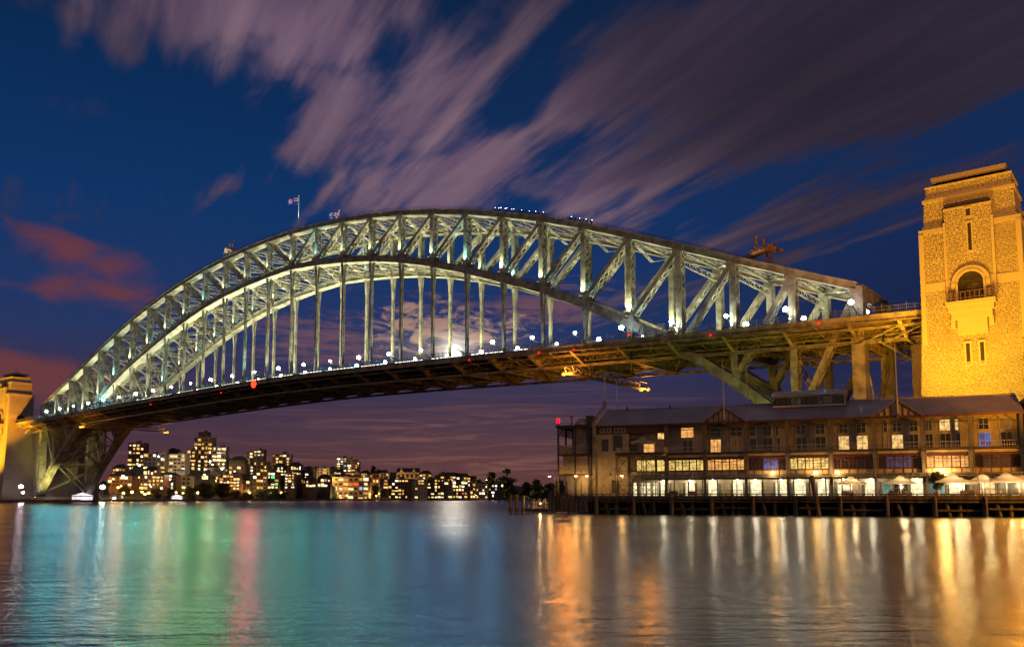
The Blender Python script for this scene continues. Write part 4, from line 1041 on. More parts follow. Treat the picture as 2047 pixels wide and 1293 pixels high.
# lanterns above the arches that light the wharf deck
M['lantern'] = emis('white_lantern', (1, .92, .7), 26, mis=False)
mbq = MB(); mbq.lathe((0,0,0), [(.05,0),(.13,.08),(.13,.22),(.04,.3)], 8); lanm = mbq.mesh('globe', 'lantern')
mbq = MB(); mbq.tube([(0,.7,.35),(0,0,.38),(0,0,.3)], .03, 5); lana = mbq.mesh('bracket', 'steel_dark')
for u0, u1 in ARCH[1:]:
    t = thing('lantern', 'small white lantern over a lit arched doorway of the hotel', 'lantern', tuple(W((u0+u1)/2, GV-.8, 6.85)), HR, 'lanterns over the arched doorways')
    link('globe', lanm, t); link('bracket', lana, t); light('lamp_light', (0, -.3, -.1), 260, (1, .88, .6), .2, t)

# umbrellas, seats, planter and people on the wharf
mbu = MB(); q = 2.75
mbu.add([(-q,-q,2.55),(q,-q,2.55),(q,q,2.55),(-q,q,2.55),(-.9,-.9,3.35),(.9,-.9,3.35),(.9,.9,3.35),(-.9,.9,3.35),(-.28,-.28,3.95),(.28,-.28,3.95),(.28,.28,3.95),(-.28,.28,3.95)], [(0,1,5,4),(1,2,6,5),(2,3,7,6),(3,0,4,7),(4,5,9,8),(5,6,10,9),(6,7,11,10),(7,4,8,11),(8,9,10,11)])
mbu.add([(-q,-q,2.55),(q,-q,2.55),(q,q,2.55),(-q,q,2.55),(-q,-q,2.32),(q,-q,2.32),(q,q,2.32),(-q,q,2.32)], [(0,1,5,4),(1,2,6,5),(2,3,7,6),(3,0,4,7)])
canopy = mbu.mesh('canopy', 'canvas')
mbu = MB(); mbu.tube([(0,0,0),(0,0,3.95)], .05, 7); upole = mbu.mesh('pole', 'pole')
mbu = MB(); mbu.box(-.45,.45,-.45,.45,0,.1); ubase = mbu.mesh('base', 'steel_dark')
mbu = MB()
for sgx in (-1, 1):
    for sgy in (-1, 1): mbu.beam((0,0,2.2), (sgx*1.7, sgy*1.7, 2.85), .03, .04)
urib = mbu.mesh('ribs', 'pole')
for u, v, z, sc, lab in ((20.8, 2.2, TZ, .86, 'pale umbrella open on the raised terrace of the hotel'), (61.3, 2.6, DZ, .92, 'cream umbrella by itself between two slim posts'), (69.9, 2.6, DZ, .95, 'cream umbrella in front of the glazed doors under the right gable'), (78.7, 2.4, DZ, 1.02, 'large cream umbrella just right of the potted tree'), (80.0, 5.0, DZ, .9, 'cream umbrella tucked behind the large one beside the potted tree'), (83.6, 3.4, DZ, 1.0, 'cream umbrella behind the sixth slim post'), (87.2, 2.4, DZ, 1.05, 'frontmost cream umbrella near the right edge of the photo'), (89.4, 4.6, DZ, 1.0, 'rearmost cream umbrella at the right edge of the photo')):
    t = thing('patio_umbrella', lab, 'umbrella', tuple(W(u, v, z)), HR+.12*math.sin(u*7), 'cream umbrellas of the hotel terrace'); t.scale = (sc, sc, sc)
    link('canopy', canopy, t); link('pole', upole, t); link('base', ubase, t); link('ribs', urib, t)
    if z < 5: light('table_light', (.5, -.4, 1.8), 520, (1, .72, .36), .15, t)
M['wicker'] = mat('dark_wicker', (.06, .035, .022), .7, 0, .4, 6)
M['cushion'] = mat('cushion', (.30, .25, .2), .8)
def sofa(u, v, lab, w=1.9, rz=0):
    t = thing('outdoor_sofa', lab, 'sofa', tuple(W(u, v, DZ)), HR+rz, 'dark wicker seats on the wharf')
    mb = MB(); mb.box(-w/2, w/2, -.4, .4, .06, .38); mb.obj('base', 'wicker', t)
    mb = MB(); mb.frustum((-w/2, w/2, .22, .42), .38, (-w/2, w/2, .32, .46), .95); mb.obj('backrest', 'wicker', t)
    for o in (-1, 1): mb = MB(); mb.box(o*(w/2-.08)-.08, o*(w/2-.08)+.08, -.4, .22, .38, .66); mb.obj('armrest', 'wicker', t)
    mb = MB(); mb.box(-w/2+.17, w/2-.17, -.38, .2, .38, .52); mb.obj('seat_cushion', 'cushion', t)
sofa(26.9, 2.2, 'dark wicker sofa left of the metal cone by the leftmost arches'); sofa(30.8, 2.6, 'dark wicker sofa right of the metal cone', 1.6, .4); sofa(60.6, 2.0, 'dark wicker sofa under the lone cream umbrella', 2.2)
sofa(68.6, 2.2, 'dark wicker sofa under the umbrella by the glazed doors', 1.8, -.3); sofa(80.9, 1.9, 'dark wicker sofa between the two big umbrellas', 2.2); sofa(71.3, 2.8, 'dark wicker seat right of the umbrella by the glazed doors', 1.0, 1.2)
def table(u, v, lab):
    t = thing('bistro_table', lab, 'table', tuple(W(u, v, DZ)), HR, 'small round tables on the wharf')
    mb = MB(); mb.lathe((0,0,.70), [(.42,0),(.42,.04)], 14); mb.obj('top', 'frame_white', t)
    mb = MB(); mb.tube([(0,0,.03),(0,0,.70)], .04, 6); mb.obj('leg', 'steel_dark', t)
    mb = MB(); mb.lathe((0,0,0), [(.28,0),(.26,.03)], 12); mb.obj('base', 'steel_dark', t)
for u, v, lab in ((62.6, 1.6, 'small table right of the lone umbrella pole'), (77.4, 1.9, 'small table left of the large umbrella pole'), (84.6, 2.0, 'small table beside the sixth slim post'), (86.0, 2.6, 'small table left of the frontmost umbrella'), (88.6, 1.8, 'small table right of the frontmost umbrella'), (70.8, 1.6, 'small table in front of the glazed doors')): table(u, v, lab)
t = thing('metal_cone', 'pale stepped metal cone ornament standing on the wharf edge', 'ornament', tuple(W(28.9, 1.0, DZ)), HR)
mb = MB(); mb.lathe((0,0,0), [(.55,0),(.55,.12),(.38,.2),(.32,.55),(.16,.62),(.12,1.3),(.03,1.9)], 12); mb.obj('body', 'white_paint', t)
mb = MB(); mb.lathe((0,0,.2), [(.62,0),(.62,.06)], 12); mb.obj('rim', 'steel_dark', t)

# unseen sodium lamps added past the right edge for orange water reflections
for u, v, lab in ((112, -14, 'first tall sodium lamp added out of view at right'), (96.5, -.8, 'second tall sodium lamp added out of view at right'), (103, -1.2, 'third tall sodium lamp added out of view at right')):
    t = thing('added_flood_mast', lab, 'lamp post', tuple(W(u, v, -2)), HR, 'sodium lamps added out of view at right')
    mb = MB(); mb.tube([(0,0,0),(0,0,14)], [.25,.14], 8); mb.obj('post', 'steel_dark', t)
    mb = MB(); mb.lathe((0,0,14), [(.3,0),(.6,.3),(.5,.7),(.1,.9)], 10); mb.obj('bulb', 'lamp_warm', t)
    if v < -10: light('lamp_light', (0, 0, 14.2), 80000, (1, .36, .01), 3.0, t)
    else: light('lamp_light', (0, -.5, 14.2), 800000, (1, .34, .01), 2.5, t, (0, -1, -.28), 130, .5)
# leaves and trees
def leaf_mat(name, c1, c2, sc=.5):
    m = mat(name, c1, .75, 0, .0, sc, col2=c2); return m
M['leaf'] = leaf_mat('dark_leaves', (.055, .085, .028), (.025, .045, .018))
M['leaf_olive'] = leaf_mat('olive_leaves', (.095, .10, .035), (.045, .055, .02))
M['bark'] = mat('bark', (.09, .065, .045), .9, 0, .4, 1)
def tree_meshes(seed, kind):
    rnd = random.Random(seed)
    tr, cr = MB(), MB()
    # unit tree: height 10
    th = {'round': 3.2, 'tall': 2.2, 'flat': 5.8, 'bush': .6}[kind]
    tr.tube([(0,0,-1.5),(rnd.uniform(-.1,.1),0,th*.5),(rnd.uniform(-.2,.2),rnd.uniform(-.2,.2),th)], [.42,.32,.26], 7)
    clumps = []
    n = {'round': 26, 'tall': 22, 'flat': 22, 'bush': 18}[kind]
    for k in range(n):
        a = rnd.uniform(0, 2*math.pi)
        if kind == 'round': r = rnd.uniform(.3, 3.2); z = rnd.uniform(2.2, 8.6); r *= math.sqrt(max(.05, 1-((z-5.5)/3.9)**2)); sz = rnd.uniform(1.1, 1.8)
        elif kind == 'tall': z = rnd.uniform(1.6, 9.0); r = rnd.uniform(0, 2.0)*(1-(z-2)/13); sz = rnd.uniform(.9, 1.4)
        elif kind == 'flat': r = 4.8*math.sqrt(rnd.random()); z = rnd.uniform(6.2, 8.2)+1.2*(1-r/5); sz = rnd.uniform(1.0, 1.5)
        else: z = rnd.uniform(1.2, 5.5); r = rnd.uniform(.3, 4.5); sz = rnd.uniform(1.4, 2.3)
        c = Vector((r*math.cos(a), r*math.sin(a), z)); clumps.append((c, sz))
        tr.tube([(0, 0, th*rnd.uniform(.6, 1)), (c*.5+Vector((0,0,th*.35))), c], [.16, .1, .03], 5)
    for c, sz in clumps:
        flat = .6 if kind == 'flat' else .85
        for j in range(52):
            d = Vector((rnd.gauss(0,1), rnd.gauss(0,1), rnd.gauss(0,1))).normalized()*sz*rnd.uniform(.45, 1.08); d.z *= flat
            p = c+d; a = Vector((rnd.gauss(0,1), rnd.gauss(0,1), rnd.gauss(0,.7))).normalized(); b = a.orthogonal().normalized(); s_ = rnd.uniform(.34, .66)
            cr.add([p-a*s_, p+b*s_*.55, p+a*s_, p-b*s_*.55], [(0,1,2,3)])
    return tr.mesh('trunk', 'bark'), cr
TM = {}
for kind in ('round', 'tall', 'flat', 'bush'):
    for v in range(2):
        tm, cr = tree_meshes(10+v+len(kind)*7, kind)
        TM[kind, v] = (tm, cr.mesh('crown', 'leaf'), cr.mesh('crown', 'leaf_olive'))
def tree(kind, v, loc, h, wd, label, group, olive=False, name='tree'):
    t = thing(name, label, 'bush' if kind == 'bush' else 'tree', loc, random.uniform(0, 6.28), group)
    a, b, c = TM[kind, v]; hh = h/{'round': 10, 'tall': 10, 'flat': 10.2, 'bush': 7.2}[kind]; ww = wd/{'round': 8.2, 'tall': 4.6, 'flat': 11.5, 'bush': 12}[kind]
    t.scale = (ww, ww, hh)
    link('trunk', a, t); link('crown', c if olive else b, t)
    return t
t = tree('round', 0, tuple(W(75.9, 2.4, DZ+.6)), 4.0, 3.4, 'leafy green tree in a square tub by the amber lamp', None, True, 'potted_tree')
mb = MB(); mb.box(-1.1, 1.1, -1.1, 1.1, -1.4, .5); mb.obj('tub', 'cushion', t)

# piles, jetty and steps off the wharf tip
M['pile_pale'] = mat('pale_pile', (.34, .26, .17), .85, 0, 0, 1, .3, 4, col2=(.16, .11, .07), stretch=(2, 2, .4))
for k, (u, v, r, h, lab) in enumerate(((-8.3, -1.0, .40, 3.9, 'leftmost thick mooring pile off the wharf tip'), (-7.0, -.7, .46, 3.9, 'middle thick mooring pile off the wharf tip'), (-5.6, -.4, .44, 3.7, 'right thick mooring pile off the wharf tip'))):
    t = thing('mooring_pile', lab, 'pile', tuple(W(u, v, 0)), 0, 'mooring piles off the wharf tip')
    mb = MB(); mb.tube([(0,0,-3),(0,0,h)], [r*1.05, r], 12); mb.obj('shaft', 'pile_pale', t)
    mb = MB(); mb.lathe((0,0,h), [(r*1.05,-.15),(r*1.05,.05),(r*.7,.14)], 12); mb.obj('cap', 'steel_dark', t)
    mb = MB(); mb.lathe((0,0,.3), [(r*1.08,0),(r*1.08,.8)], 12); mb.obj('waterline_band', 'timber', t)
t = thing('leaning_pile', 'tall leaning timber pile standing against the front of the wharf', 'pile', tuple(W(55.3, -.9, 0)), HR)
mb = MB(); mb.tube([(.5,0,-2),(-.9,.2,7.4)], [.42,.46], 10); mb.obj('shaft', 'pile', t)
mb = MB(); mb.tube([(-.9,.2,7.4),(-.92,.2,7.55)], [.5,.3], 10); mb.obj('cap', 'timber', t)
j = thing('landing_jetty', 'low lit landing jetty with close timber posts at the wharf tip', 'jetty', tuple(W(-5.0, .6, 0)), HR)
mb = MB(); mb.box(-.6, 5.4, 0, 4, .35, 1.0); mb.obj('platform', 'timber', j)
for k in range(13):
    mb = MB(); u = -.3+k*.45; mb.tube([(u, 3.8, -1), (u, 3.8, 2.8+.4*math.sin(k*2.1))], .16, 7); mb.obj('post', 'pile_pale', j)
for k in range(5):
    mb = MB(); u = .2+k*1.2; mb.tube([(u, .15, -1), (u, .15, 2.0+.5*(k % 2))], .13, 7); mb.obj('post', 'pile_pale', j)
mb = MB(); mb.box(-.3, 5.3, .1, .2, 1.9, 2.05); mb.obj('rail', 'timber', j)
mb = MB(); mb.lathe((2.7, 1.0, 1.9), [(.1,0),(.17,.12),(.1,.3)], 8); mb.obj('lamp', 'lamp_warm', j)
light('jetty_light', (2.7, .8, 2.2), 480, (1, .62, .22), .2, j)

# near-shore land behind the wharf
M['ground'] = mat('dark_ground', (.06, .055, .045), .9, 0, .4, .1)
mb = MB(); a = [W(0, 25, 0), W(140, 25, 0), W(140, 330, 0), W(-2, 330, 0)]
mb.prism([(p.x, p.y) for p in a], 2, -3, 3.2); structure(mb.obj('ground', 'ground'))

# amber and yellow-green floodlighting of the near pylon and the end of the arch
ground_flood((281.7, -58, 3.2), 340000, YEL, (281.7, -29, 44), 60, 'amber floodlight on the ground in front of the near pylon', 1.0)
ground_flood((270.5, -62, 3.2), 170000, AMB, (277, -29, 62), 62, 'amber floodlight left of the near pylon front', 1.0)
ground_flood((293, -62, 3.2), 170000, AMB, (286, -29, 62), 62, 'amber floodlight right of the near pylon front', 1.0)
ground_flood((322, -146, 9), 950000, AMB, (283, -29, 62), 42, 'amber floodlight on a neighbouring wharf aimed at the near pylon', 1.5)
ground_flood((322, -20, 3.2), 160000, AMB, (292, -22, 55), 60, 'amber floodlight south of the near pylon', 1.0)
ground_flood((262, -50, 3.2), 75000, (1, .42, .03), (252, -14, 48), 75, 'amber floodlight below the end of the truss', 1.0)
ground_flood((264, 2, 3.2), 26000, (1, .42, .03), (258, 0, 50), 80, 'amber floodlight under the deck by the abutment', 1.0)
ground_flood((236, -48, 3.2), 24000, YGR, (214, -12, 42), 80, 'yellow green floodlight under the lower chord', 1.0)
ground_flood((216, -46, 3.2), 9000, (.8, .70, .10), (190, 0, 50), 90, 'yellow green floodlight on the shore below the deck', 1.0)

# ------------------------------------------------------------------ far shore: land, houses, trees and lamps
SH = [(-400, 505), (0, 520), (90, 528), (160, 556), (235, 640), (330, 690), (470, 760), (600, 820), (740, 870), (900, 930), (1010, 985), (1120, 1040), (1300, 1150), (1700, 1400)]
def shore(px):
    for (a, da), (b, db) in zip(SH[:-1], SH[1:]):
        if a <= px <= b: return da+(db-da)*(px-a)/(b-a)
    return SH[-1][1]
def land(px, d):
    k = d-shore(px)
    top = 34 if px < 800 else 34-max(0, (px-800))*.07
    if px < 235: top = 3
    return min(max(3, top), 1.6+max(0, k-14)*.20)
M['shore'] = mat('dark_shore', (.045, .04, .03), .9, 0, .5, .08, .5, .6)
mb = MB(); nx, nd = 60, 14; PXS = [-400+k*(2100/nx) for k in range(nx+1)]; KS = [-.5, 0, 6, 14, 30, 50, 75, 105, 140, 180, 240, 330, 500, 900]
for px in PXS:
    b = bearing(px)
    for q, k in enumerate(KS):
        d = shore(px)+k; p = at(px, 993, d); p.z = -2 if q == 0 else (1.5 if q == 1 else land(px, d)+.8*math.sin(px*.13+k*.1)*(k > 20))
        mb.v.append(tuple(p))
for i in range(nx):
    for q in range(nd-1): a = i*nd+q; mb.f.append((a, a+nd, a+nd+1, a+1)); mb.mi.append(0)
structure(mb.obj('hillside', 'shore', None, True))
# sea wall along the foot of the far shore
M['wall_stone'] = mat('sea_wall_stone', (.16, .13, .10), .85, 0, .5, .3, .3, 1)
mb = MB()
for i in range(nx):
    if PXS[i] > 1250: break
    a, b = at(PXS[i], 993, shore(PXS[i])-.9), at(PXS[i+1], 993, shore(PXS[i+1])-.9); a.z = b.z = .3
    mb.beam(a, b, .9, 3.2)
structure(mb.obj('sea_wall', 'wall_stone'))
WCOL = {'brick': (.16, .075, .045), 'tan': (.30, .21, .12), 'white': (.44, .40, .34), 'grey': (.15, .13, .12), 'dark': (.06, .05, .045), 'orange': (.32, .15, .06), 'cream': (.42, .33, .20)}
for k, c in WCOL.items(): M['w_'+k] = mat('facade_'+k, c, .8, 0, .3, .25)
M['w_roof'] = mat('dark_tile_roof', (.05, .035, .03), .8, 0, .4, .4)
LITS = []
for k, (c, s_) in enumerate((((1, .62, .22), 4.2), ((1, .72, .34), 5.5), ((1, .50, .12), 3.2), ((1, .80, .45), 3.0), ((1, .60, .10), 2.4), ((1, .88, .66), 6.5), ((1, .45, .10), 1.6))):
    M['cw%d' % k] = emis('lit_window_%d' % k, c, s_*.6, mis=False, vary=.6, vscale=.9); LITS.append('cw%d' % k)
M['cw_red'] = emis('lit_window_red', (1, .10, .03), 1.2, mis=False); M['cw_green'] = emis('lit_window_green', (.05, 1, .25), 2, mis=False); M['cw_blue'] = emis('lit_window_blue', (.3, .45, 1), 1.2, mis=False); M['cw_dark'] = mat('far_dark_glass', (.02, .018, .016), .3)
WM = {}
def wmesh(m, w, h):
    key = (m, round(w, 1), round(h, 1))
    if key not in WM:
        mb = MB(); mb.box(-w/2, w/2, -.12, .02, 0, h); WM[key] = mb.mesh('window', m)
    return WM[key]
NB = [0]
def house(x0, x1, yt, yb, dep, wall, cols, rows, lit, label, roof='flat', tint=None, wfill=.58, group='houses on the far shore', special=None, turn=0.0):
    rnd = random.Random(x0*13+yt)
    d = dep
    pl, pr = at(x0, 993, d), at(x1, 993, d); c = (pl+pr)/2; w = (pr-pl).length
    zt = 3.5+(993-yt)*d/FPX*.985; zb = 3.5+(993-yb)*d/FPX*.985
    e = (pr-pl).normalized(); rz = math.atan2(e.y, e.x)+turn
    nm = 'apartment_tower' if (zt-zb) > w*1.1 and zt-zb > 18 else ('apartment_block' if cols*rows > 11 else 'house')
    t = thing(nm, label, {'apartment_tower': 'tower', 'apartment_block': 'apartments', 'house': 'house'}[nm], (c.x, c.y, 0), rz, group)
    dp = max(8, min(16, w*.7))
    z0 = min(zb, land((x0+x1)/2, d)) - 4
    mb = MB(); mb.box(-w/2, w/2, 0, dp, z0, zt)
    mb.obj('wall', 'w_'+wall, t)
    if roof == 'flat':
        mb = MB(); mb.box(-w/2-.25, w/2+.25, -.25, dp+.25, zt, zt+.5)
        r_ = mb.obj('parapet', 'w_'+wall, t)
        mb = MB(); u = rnd.uniform(-.25, .15)*w; mb.box(u, u+w*.25, dp*.3, dp*.6, zt+.5, zt+2.6); mb.obj('plant_room', 'w_grey', t)
    elif roof == 'hip':
        mb = MB(); h = min(4.5, w*.28); mb.add([(-w/2-.5,-.5,zt),(w/2+.5,-.5,zt),(w/2+.5,dp+.5,zt),(-w/2-.5,dp+.5,zt),(-w*.22,dp*.5,zt+h),(w*.22,dp*.5,zt+h)], [(0,1,5,4),(1,2,5),(2,3,4,5),(3,0,4),(3,2,1,0)]); r_ = mb.obj('roof', 'w_roof', t)
        mb = MB(); mb.box(w*.12, w*.12+.8, dp*.5, dp*.5+.8, zt+h*.6, zt+h+1.1); mb.obj('chimney', 'w_brick', r_)
    elif roof == 'gable':
        mb = MB(); h = min(5, w*.2); mb.prism([(-.4, zt), (dp+.4, zt), (dp/2, zt+h)], 0, -w/2-.3, w/2+.3); r_ = mb.obj('roof', 'w_roof', t)
        for o in (-.28, .3): mb = MB(); mb.prism([(w*o-2.2, zt-.5), (w*o+2.2, zt-.5), (w*o, zt+h*.85)], 1, -.5, .6); mb.obj('dormer', 'w_'+wall, t)
        mb = MB(); mb.box(w*.1, w*.1+.9, dp*.4, dp*.4+.9, zt+h*.5, zt+h+1.4); mb.obj('chimney', 'w_brick', r_)
    elif roof == 'crenel':
        mb = MB()
        n = max(4, int(w/2.2))
        for k in range(n): u = -w/2+w*(k+.5)/n; mb.box(u-.55, u+.55, -.1, .5, zt-.2, zt+1.1)
        mb.obj('battlement', 'w_'+wall, t)
    cw, rh = w/cols, (zt-zb)/rows
    for r in range(rows):
        for q in range(cols):
            if special and (r, q) in special: m = special[(r, q)]
            elif rnd.random() < min(.9, lit+.10): m = rnd.choice(LITS)
            else: m = 'cw_dark'
            wd, ht = cw*wfill, rh*.5
            if m != 'cw_dark': wd = cw*rnd.choice((.34, .5, .62, .85, .93)); ht = rh*rnd.choice((.34, .45, .52, .62))
            link('window', wmesh(m, min(wd, cw*.94), ht), t, (-w/2+cw*(q+.5), 0, zt-rh*(r+1)+rh*.22))
    if nm != 'house' and roof == 'flat':
        mb = MB()
        for r in range(1, rows): z = zt-rh*r; mb.box(-w/2-.1, w/2+.1, -.45, 0, z-.12, z+.12)
        mb.obj('floor_bands', 'w_'+wall, t)
    NB[0] += 1
    return t
L = 'cw5'
H = house
# the tall group
H(392, 412, 862, 874, 905, 'brick', 3, 1, .2, 'small rooftop storey topping the tallest tower on the far hill', wfill=.4)
H(384, 420, 873, 950, 890, 'tan', 5, 9, .62, 'tallest brightly lit stepped tower on the far hill')
H(370, 388, 898, 948, 880, 'brick', 2, 6, .6, 'narrow brown wing at the left of the tallest tower')
H(421, 449, 892, 945, 884, 'white', 3, 7, .45, 'pale wing at the right of the tallest tower')
H(252, 284, 884, 946, 860, 'brick', 4, 8, .55, 'brown brick tower beside the far leg of the bridge')
H(284, 327, 905, 946, 830, 'grey', 5, 5, .40, 'grey block with scattered lights right of the brown brick tower')
H(328, 367, 907, 942, 838, 'white', 5, 5, .22, 'white gridded slab block below the dark round tree', wfill=.75)
H(455, 488, 919, 948, 815, 'dark', 4, 3, .35, 'dark hipped house with yellow windows right of the tall towers', 'hip')
H(489, 503, 903, 932, 872, 'tan', 2, 5, .3, 'left half of the second tower from the tall group')
H(504, 526, 898, 930, 868, 'grey', 3, 5, .25, 'right half of the second tower from the tall group with rooftop room')
H(498, 532, 922, 978, 800, 'tan', 5, 8, .45, 'balconied flats standing in front of the second tower')
H(541, 577, 906, 932, 850, 'tan', 5, 4, .42, 'square topped tower with lit upper floor left of the hillside trees')
H(545, 572, 932, 950, 825, 'dark', 4, 3, .5, 'dark terrace directly under the square topped tower', 'hip')
H(574, 601, 930, 950, 835, 'brick', 5, 2, .85, 'low brick house with a bright row of white windows', 'hip')
H(568, 588, 946, 976, 812, 'tan', 3, 5, .85, 'very bright narrow flats above the dark bank')
H(533, 556, 943, 977, 806, 'brick', 3, 5, .5, 'brick flats with green lit panes above the dark bank', special={(1, 1): 'cw_green', (3, 2): 'cw_green'})
H(602, 622, 943, 972, 838, 'dark', 3, 4, .35, 'dark gabled house left of the cream flats', 'hip')
H(632, 657, 936, 952, 870, 'white', 4, 3, .1, 'cream flats with a yellow lit stair among the hillside trees', special={(0, 2): 'cw4', (1, 2): 'cw4', (2, 2): 'cw4'})
H(634, 660, 954, 974, 845, 'dark', 4, 2, .6, 'dark house in front of the cream flats', 'hip')
H(672, 692, 914, 942, 890, 'grey', 3, 6, .55, 'left half of the twin tower standing alone on the ridge', special={(1, 2): 'cw_blue', (3, 2): 'cw_blue'})
H(693, 709, 917, 942, 888, 'tan', 2, 5, .2, 'right half of the twin tower standing alone on the ridge')
H(709, 717, 923, 944, 886, 'brick', 2, 5, .55, 'slim annex at the right of the twin tower')
# shore front
H(214, 262, 951, 972, 700, 'orange', 6, 3, .35, 'orange lit terrace beside the bridge leg', 'hip')
H(262, 326, 949, 986, 712, 'brick', 8, 5, .40, 'wide brick apartments behind the park lamps')
H(285, 312, 938, 950, 760, 'brick', 4, 1, .8, 'low house with bright windows behind the wide brick apartments', 'hip')
H(330, 352, 950, 978, 742, 'tan', 3, 4, .35, 'tan house behind the small white boat shed', 'hip')
H(353, 380, 952, 978, 750, 'white', 3, 3, .15, 'pale wall house right of the tan house')
H(400, 436, 946, 960, 790, 'grey', 5, 1, .55, 'grey row with pairs of white windows behind the park trees', 'hip')
H(438, 478, 948, 979, 775, 'orange', 6, 5, .62, 'orange brick flats with many lit windows above the bank')
H(479, 498, 947, 980, 785, 'grey', 3, 5, .3, 'grey flats between the orange brick flats and the balconied flats')
H(604, 630, 958, 974, 828, 'brick', 4, 2, .4, 'low brick house above the dark bank', 'hip')
H(656, 736, 953, 999, 868, 'tan', 8, 5, .35, 'large cream brick waterfront flats with red lit windows', special={(1, 4): 'cw_red', (1, 5): 'cw_red', (2, 6): 'cw_blue', (1, 3): 'cw2'})
H(690, 718, 945, 953, 874, 'cream', 3, 1, .3, 'small top storey on the cream brick waterfront flats', wfill=.4)
H(738, 757, 946, 966, 900, 'orange', 3, 2, .3, 'small orange lit house on the slope right of the cream flats', 'hip')
H(758, 775, 957, 996, 884, 'grey', 2, 6, .2, 'narrow grey block left of the dark brick waterfront flats')
H(776, 822, 957, 996, 890, 'brick', 7, 6, .42, 'dark brick waterfront flats with orderly lit windows')
H(792, 836, 943, 957, 930, 'cream', 5, 1, .25, 'pale gabled mansion on the crest above the waterfront', 'gable')
H(823, 853, 957, 996, 896, 'white', 5, 7, .10, 'pale waterfront flats with a battlement roofline', 'crenel')
H(854, 868, 957, 996, 902, 'dark', 2, 6, .35, 'dark narrow flats right of the battlement roofline')
H(868, 887, 950, 996, 906, 'brick', 3, 7, .55, 'tall brick waterfront flats with a chimney stack')
H(888, 904, 962, 996, 912, 'tan', 2, 5, .35, 'tan waterfront flats right of the chimney stack')
H(905, 934, 961, 996, 920, 'grey', 5, 5, .58, 'busy lit grey waterfront flats with red lower windows', special={(3, 3): 'cw_red', (4, 4): 'cw2'})
H(935, 950, 965, 996, 930, 'tan', 3, 4, .6, 'small lit waterfront flats left of the low white block')
H(951, 975, 968, 996, 940, 'white', 4, 4, .35, 'low white waterfront block with a lit ground floor')
H(976, 1007, 967, 994, 950, 'dark', 5, 4, .35, 'dark veranda block at the right end of the waterfront houses', special={(1, 2): 'cw_blue'})
# further rows filling the slope
fill = [(222, 248, 934, 950, 850, 'tan'), (300, 330, 926, 944, 880, 'grey'), (408, 432, 934, 948, 835, 'tan'), (450, 470, 936, 948, 850, 'brick'), (520, 545, 936, 948, 850, 'grey'), (584, 606, 934, 944, 880, 'dark'), (612, 634, 944, 956, 880, 'tan'), (660, 680, 942, 953, 885, 'grey'), (720, 738, 944, 956, 905, 'tan'), (756, 776, 944, 958, 915, 'grey'), (838, 862, 946, 958, 925, 'tan'), (888, 910, 950, 962, 935, 'dark'), (912, 940, 953, 963, 950, 'grey'), (1060, 1090, 976, 984, 1060, 'dark')]
wordy = ['beside the bridge leg', 'behind the gridded slab', 'under the tallest tower', 'right of the tallest tower', 'behind the balconied flats', 'left of the hillside trees', 'among the hillside trees', 'below the twin tower', 'right of the twin tower', 'above the dark brick flats', 'above the battlement roofline', 'above the chimney stack', 'behind the white block', 'among the trees at the right']
for (x0, x1, yt, yb, d, wl), wd in zip(fill, wordy): H(x0, x1, yt, yb, d, wl, 4, 2, .45, 'small house half hidden on the slope '+wd, 'hip')

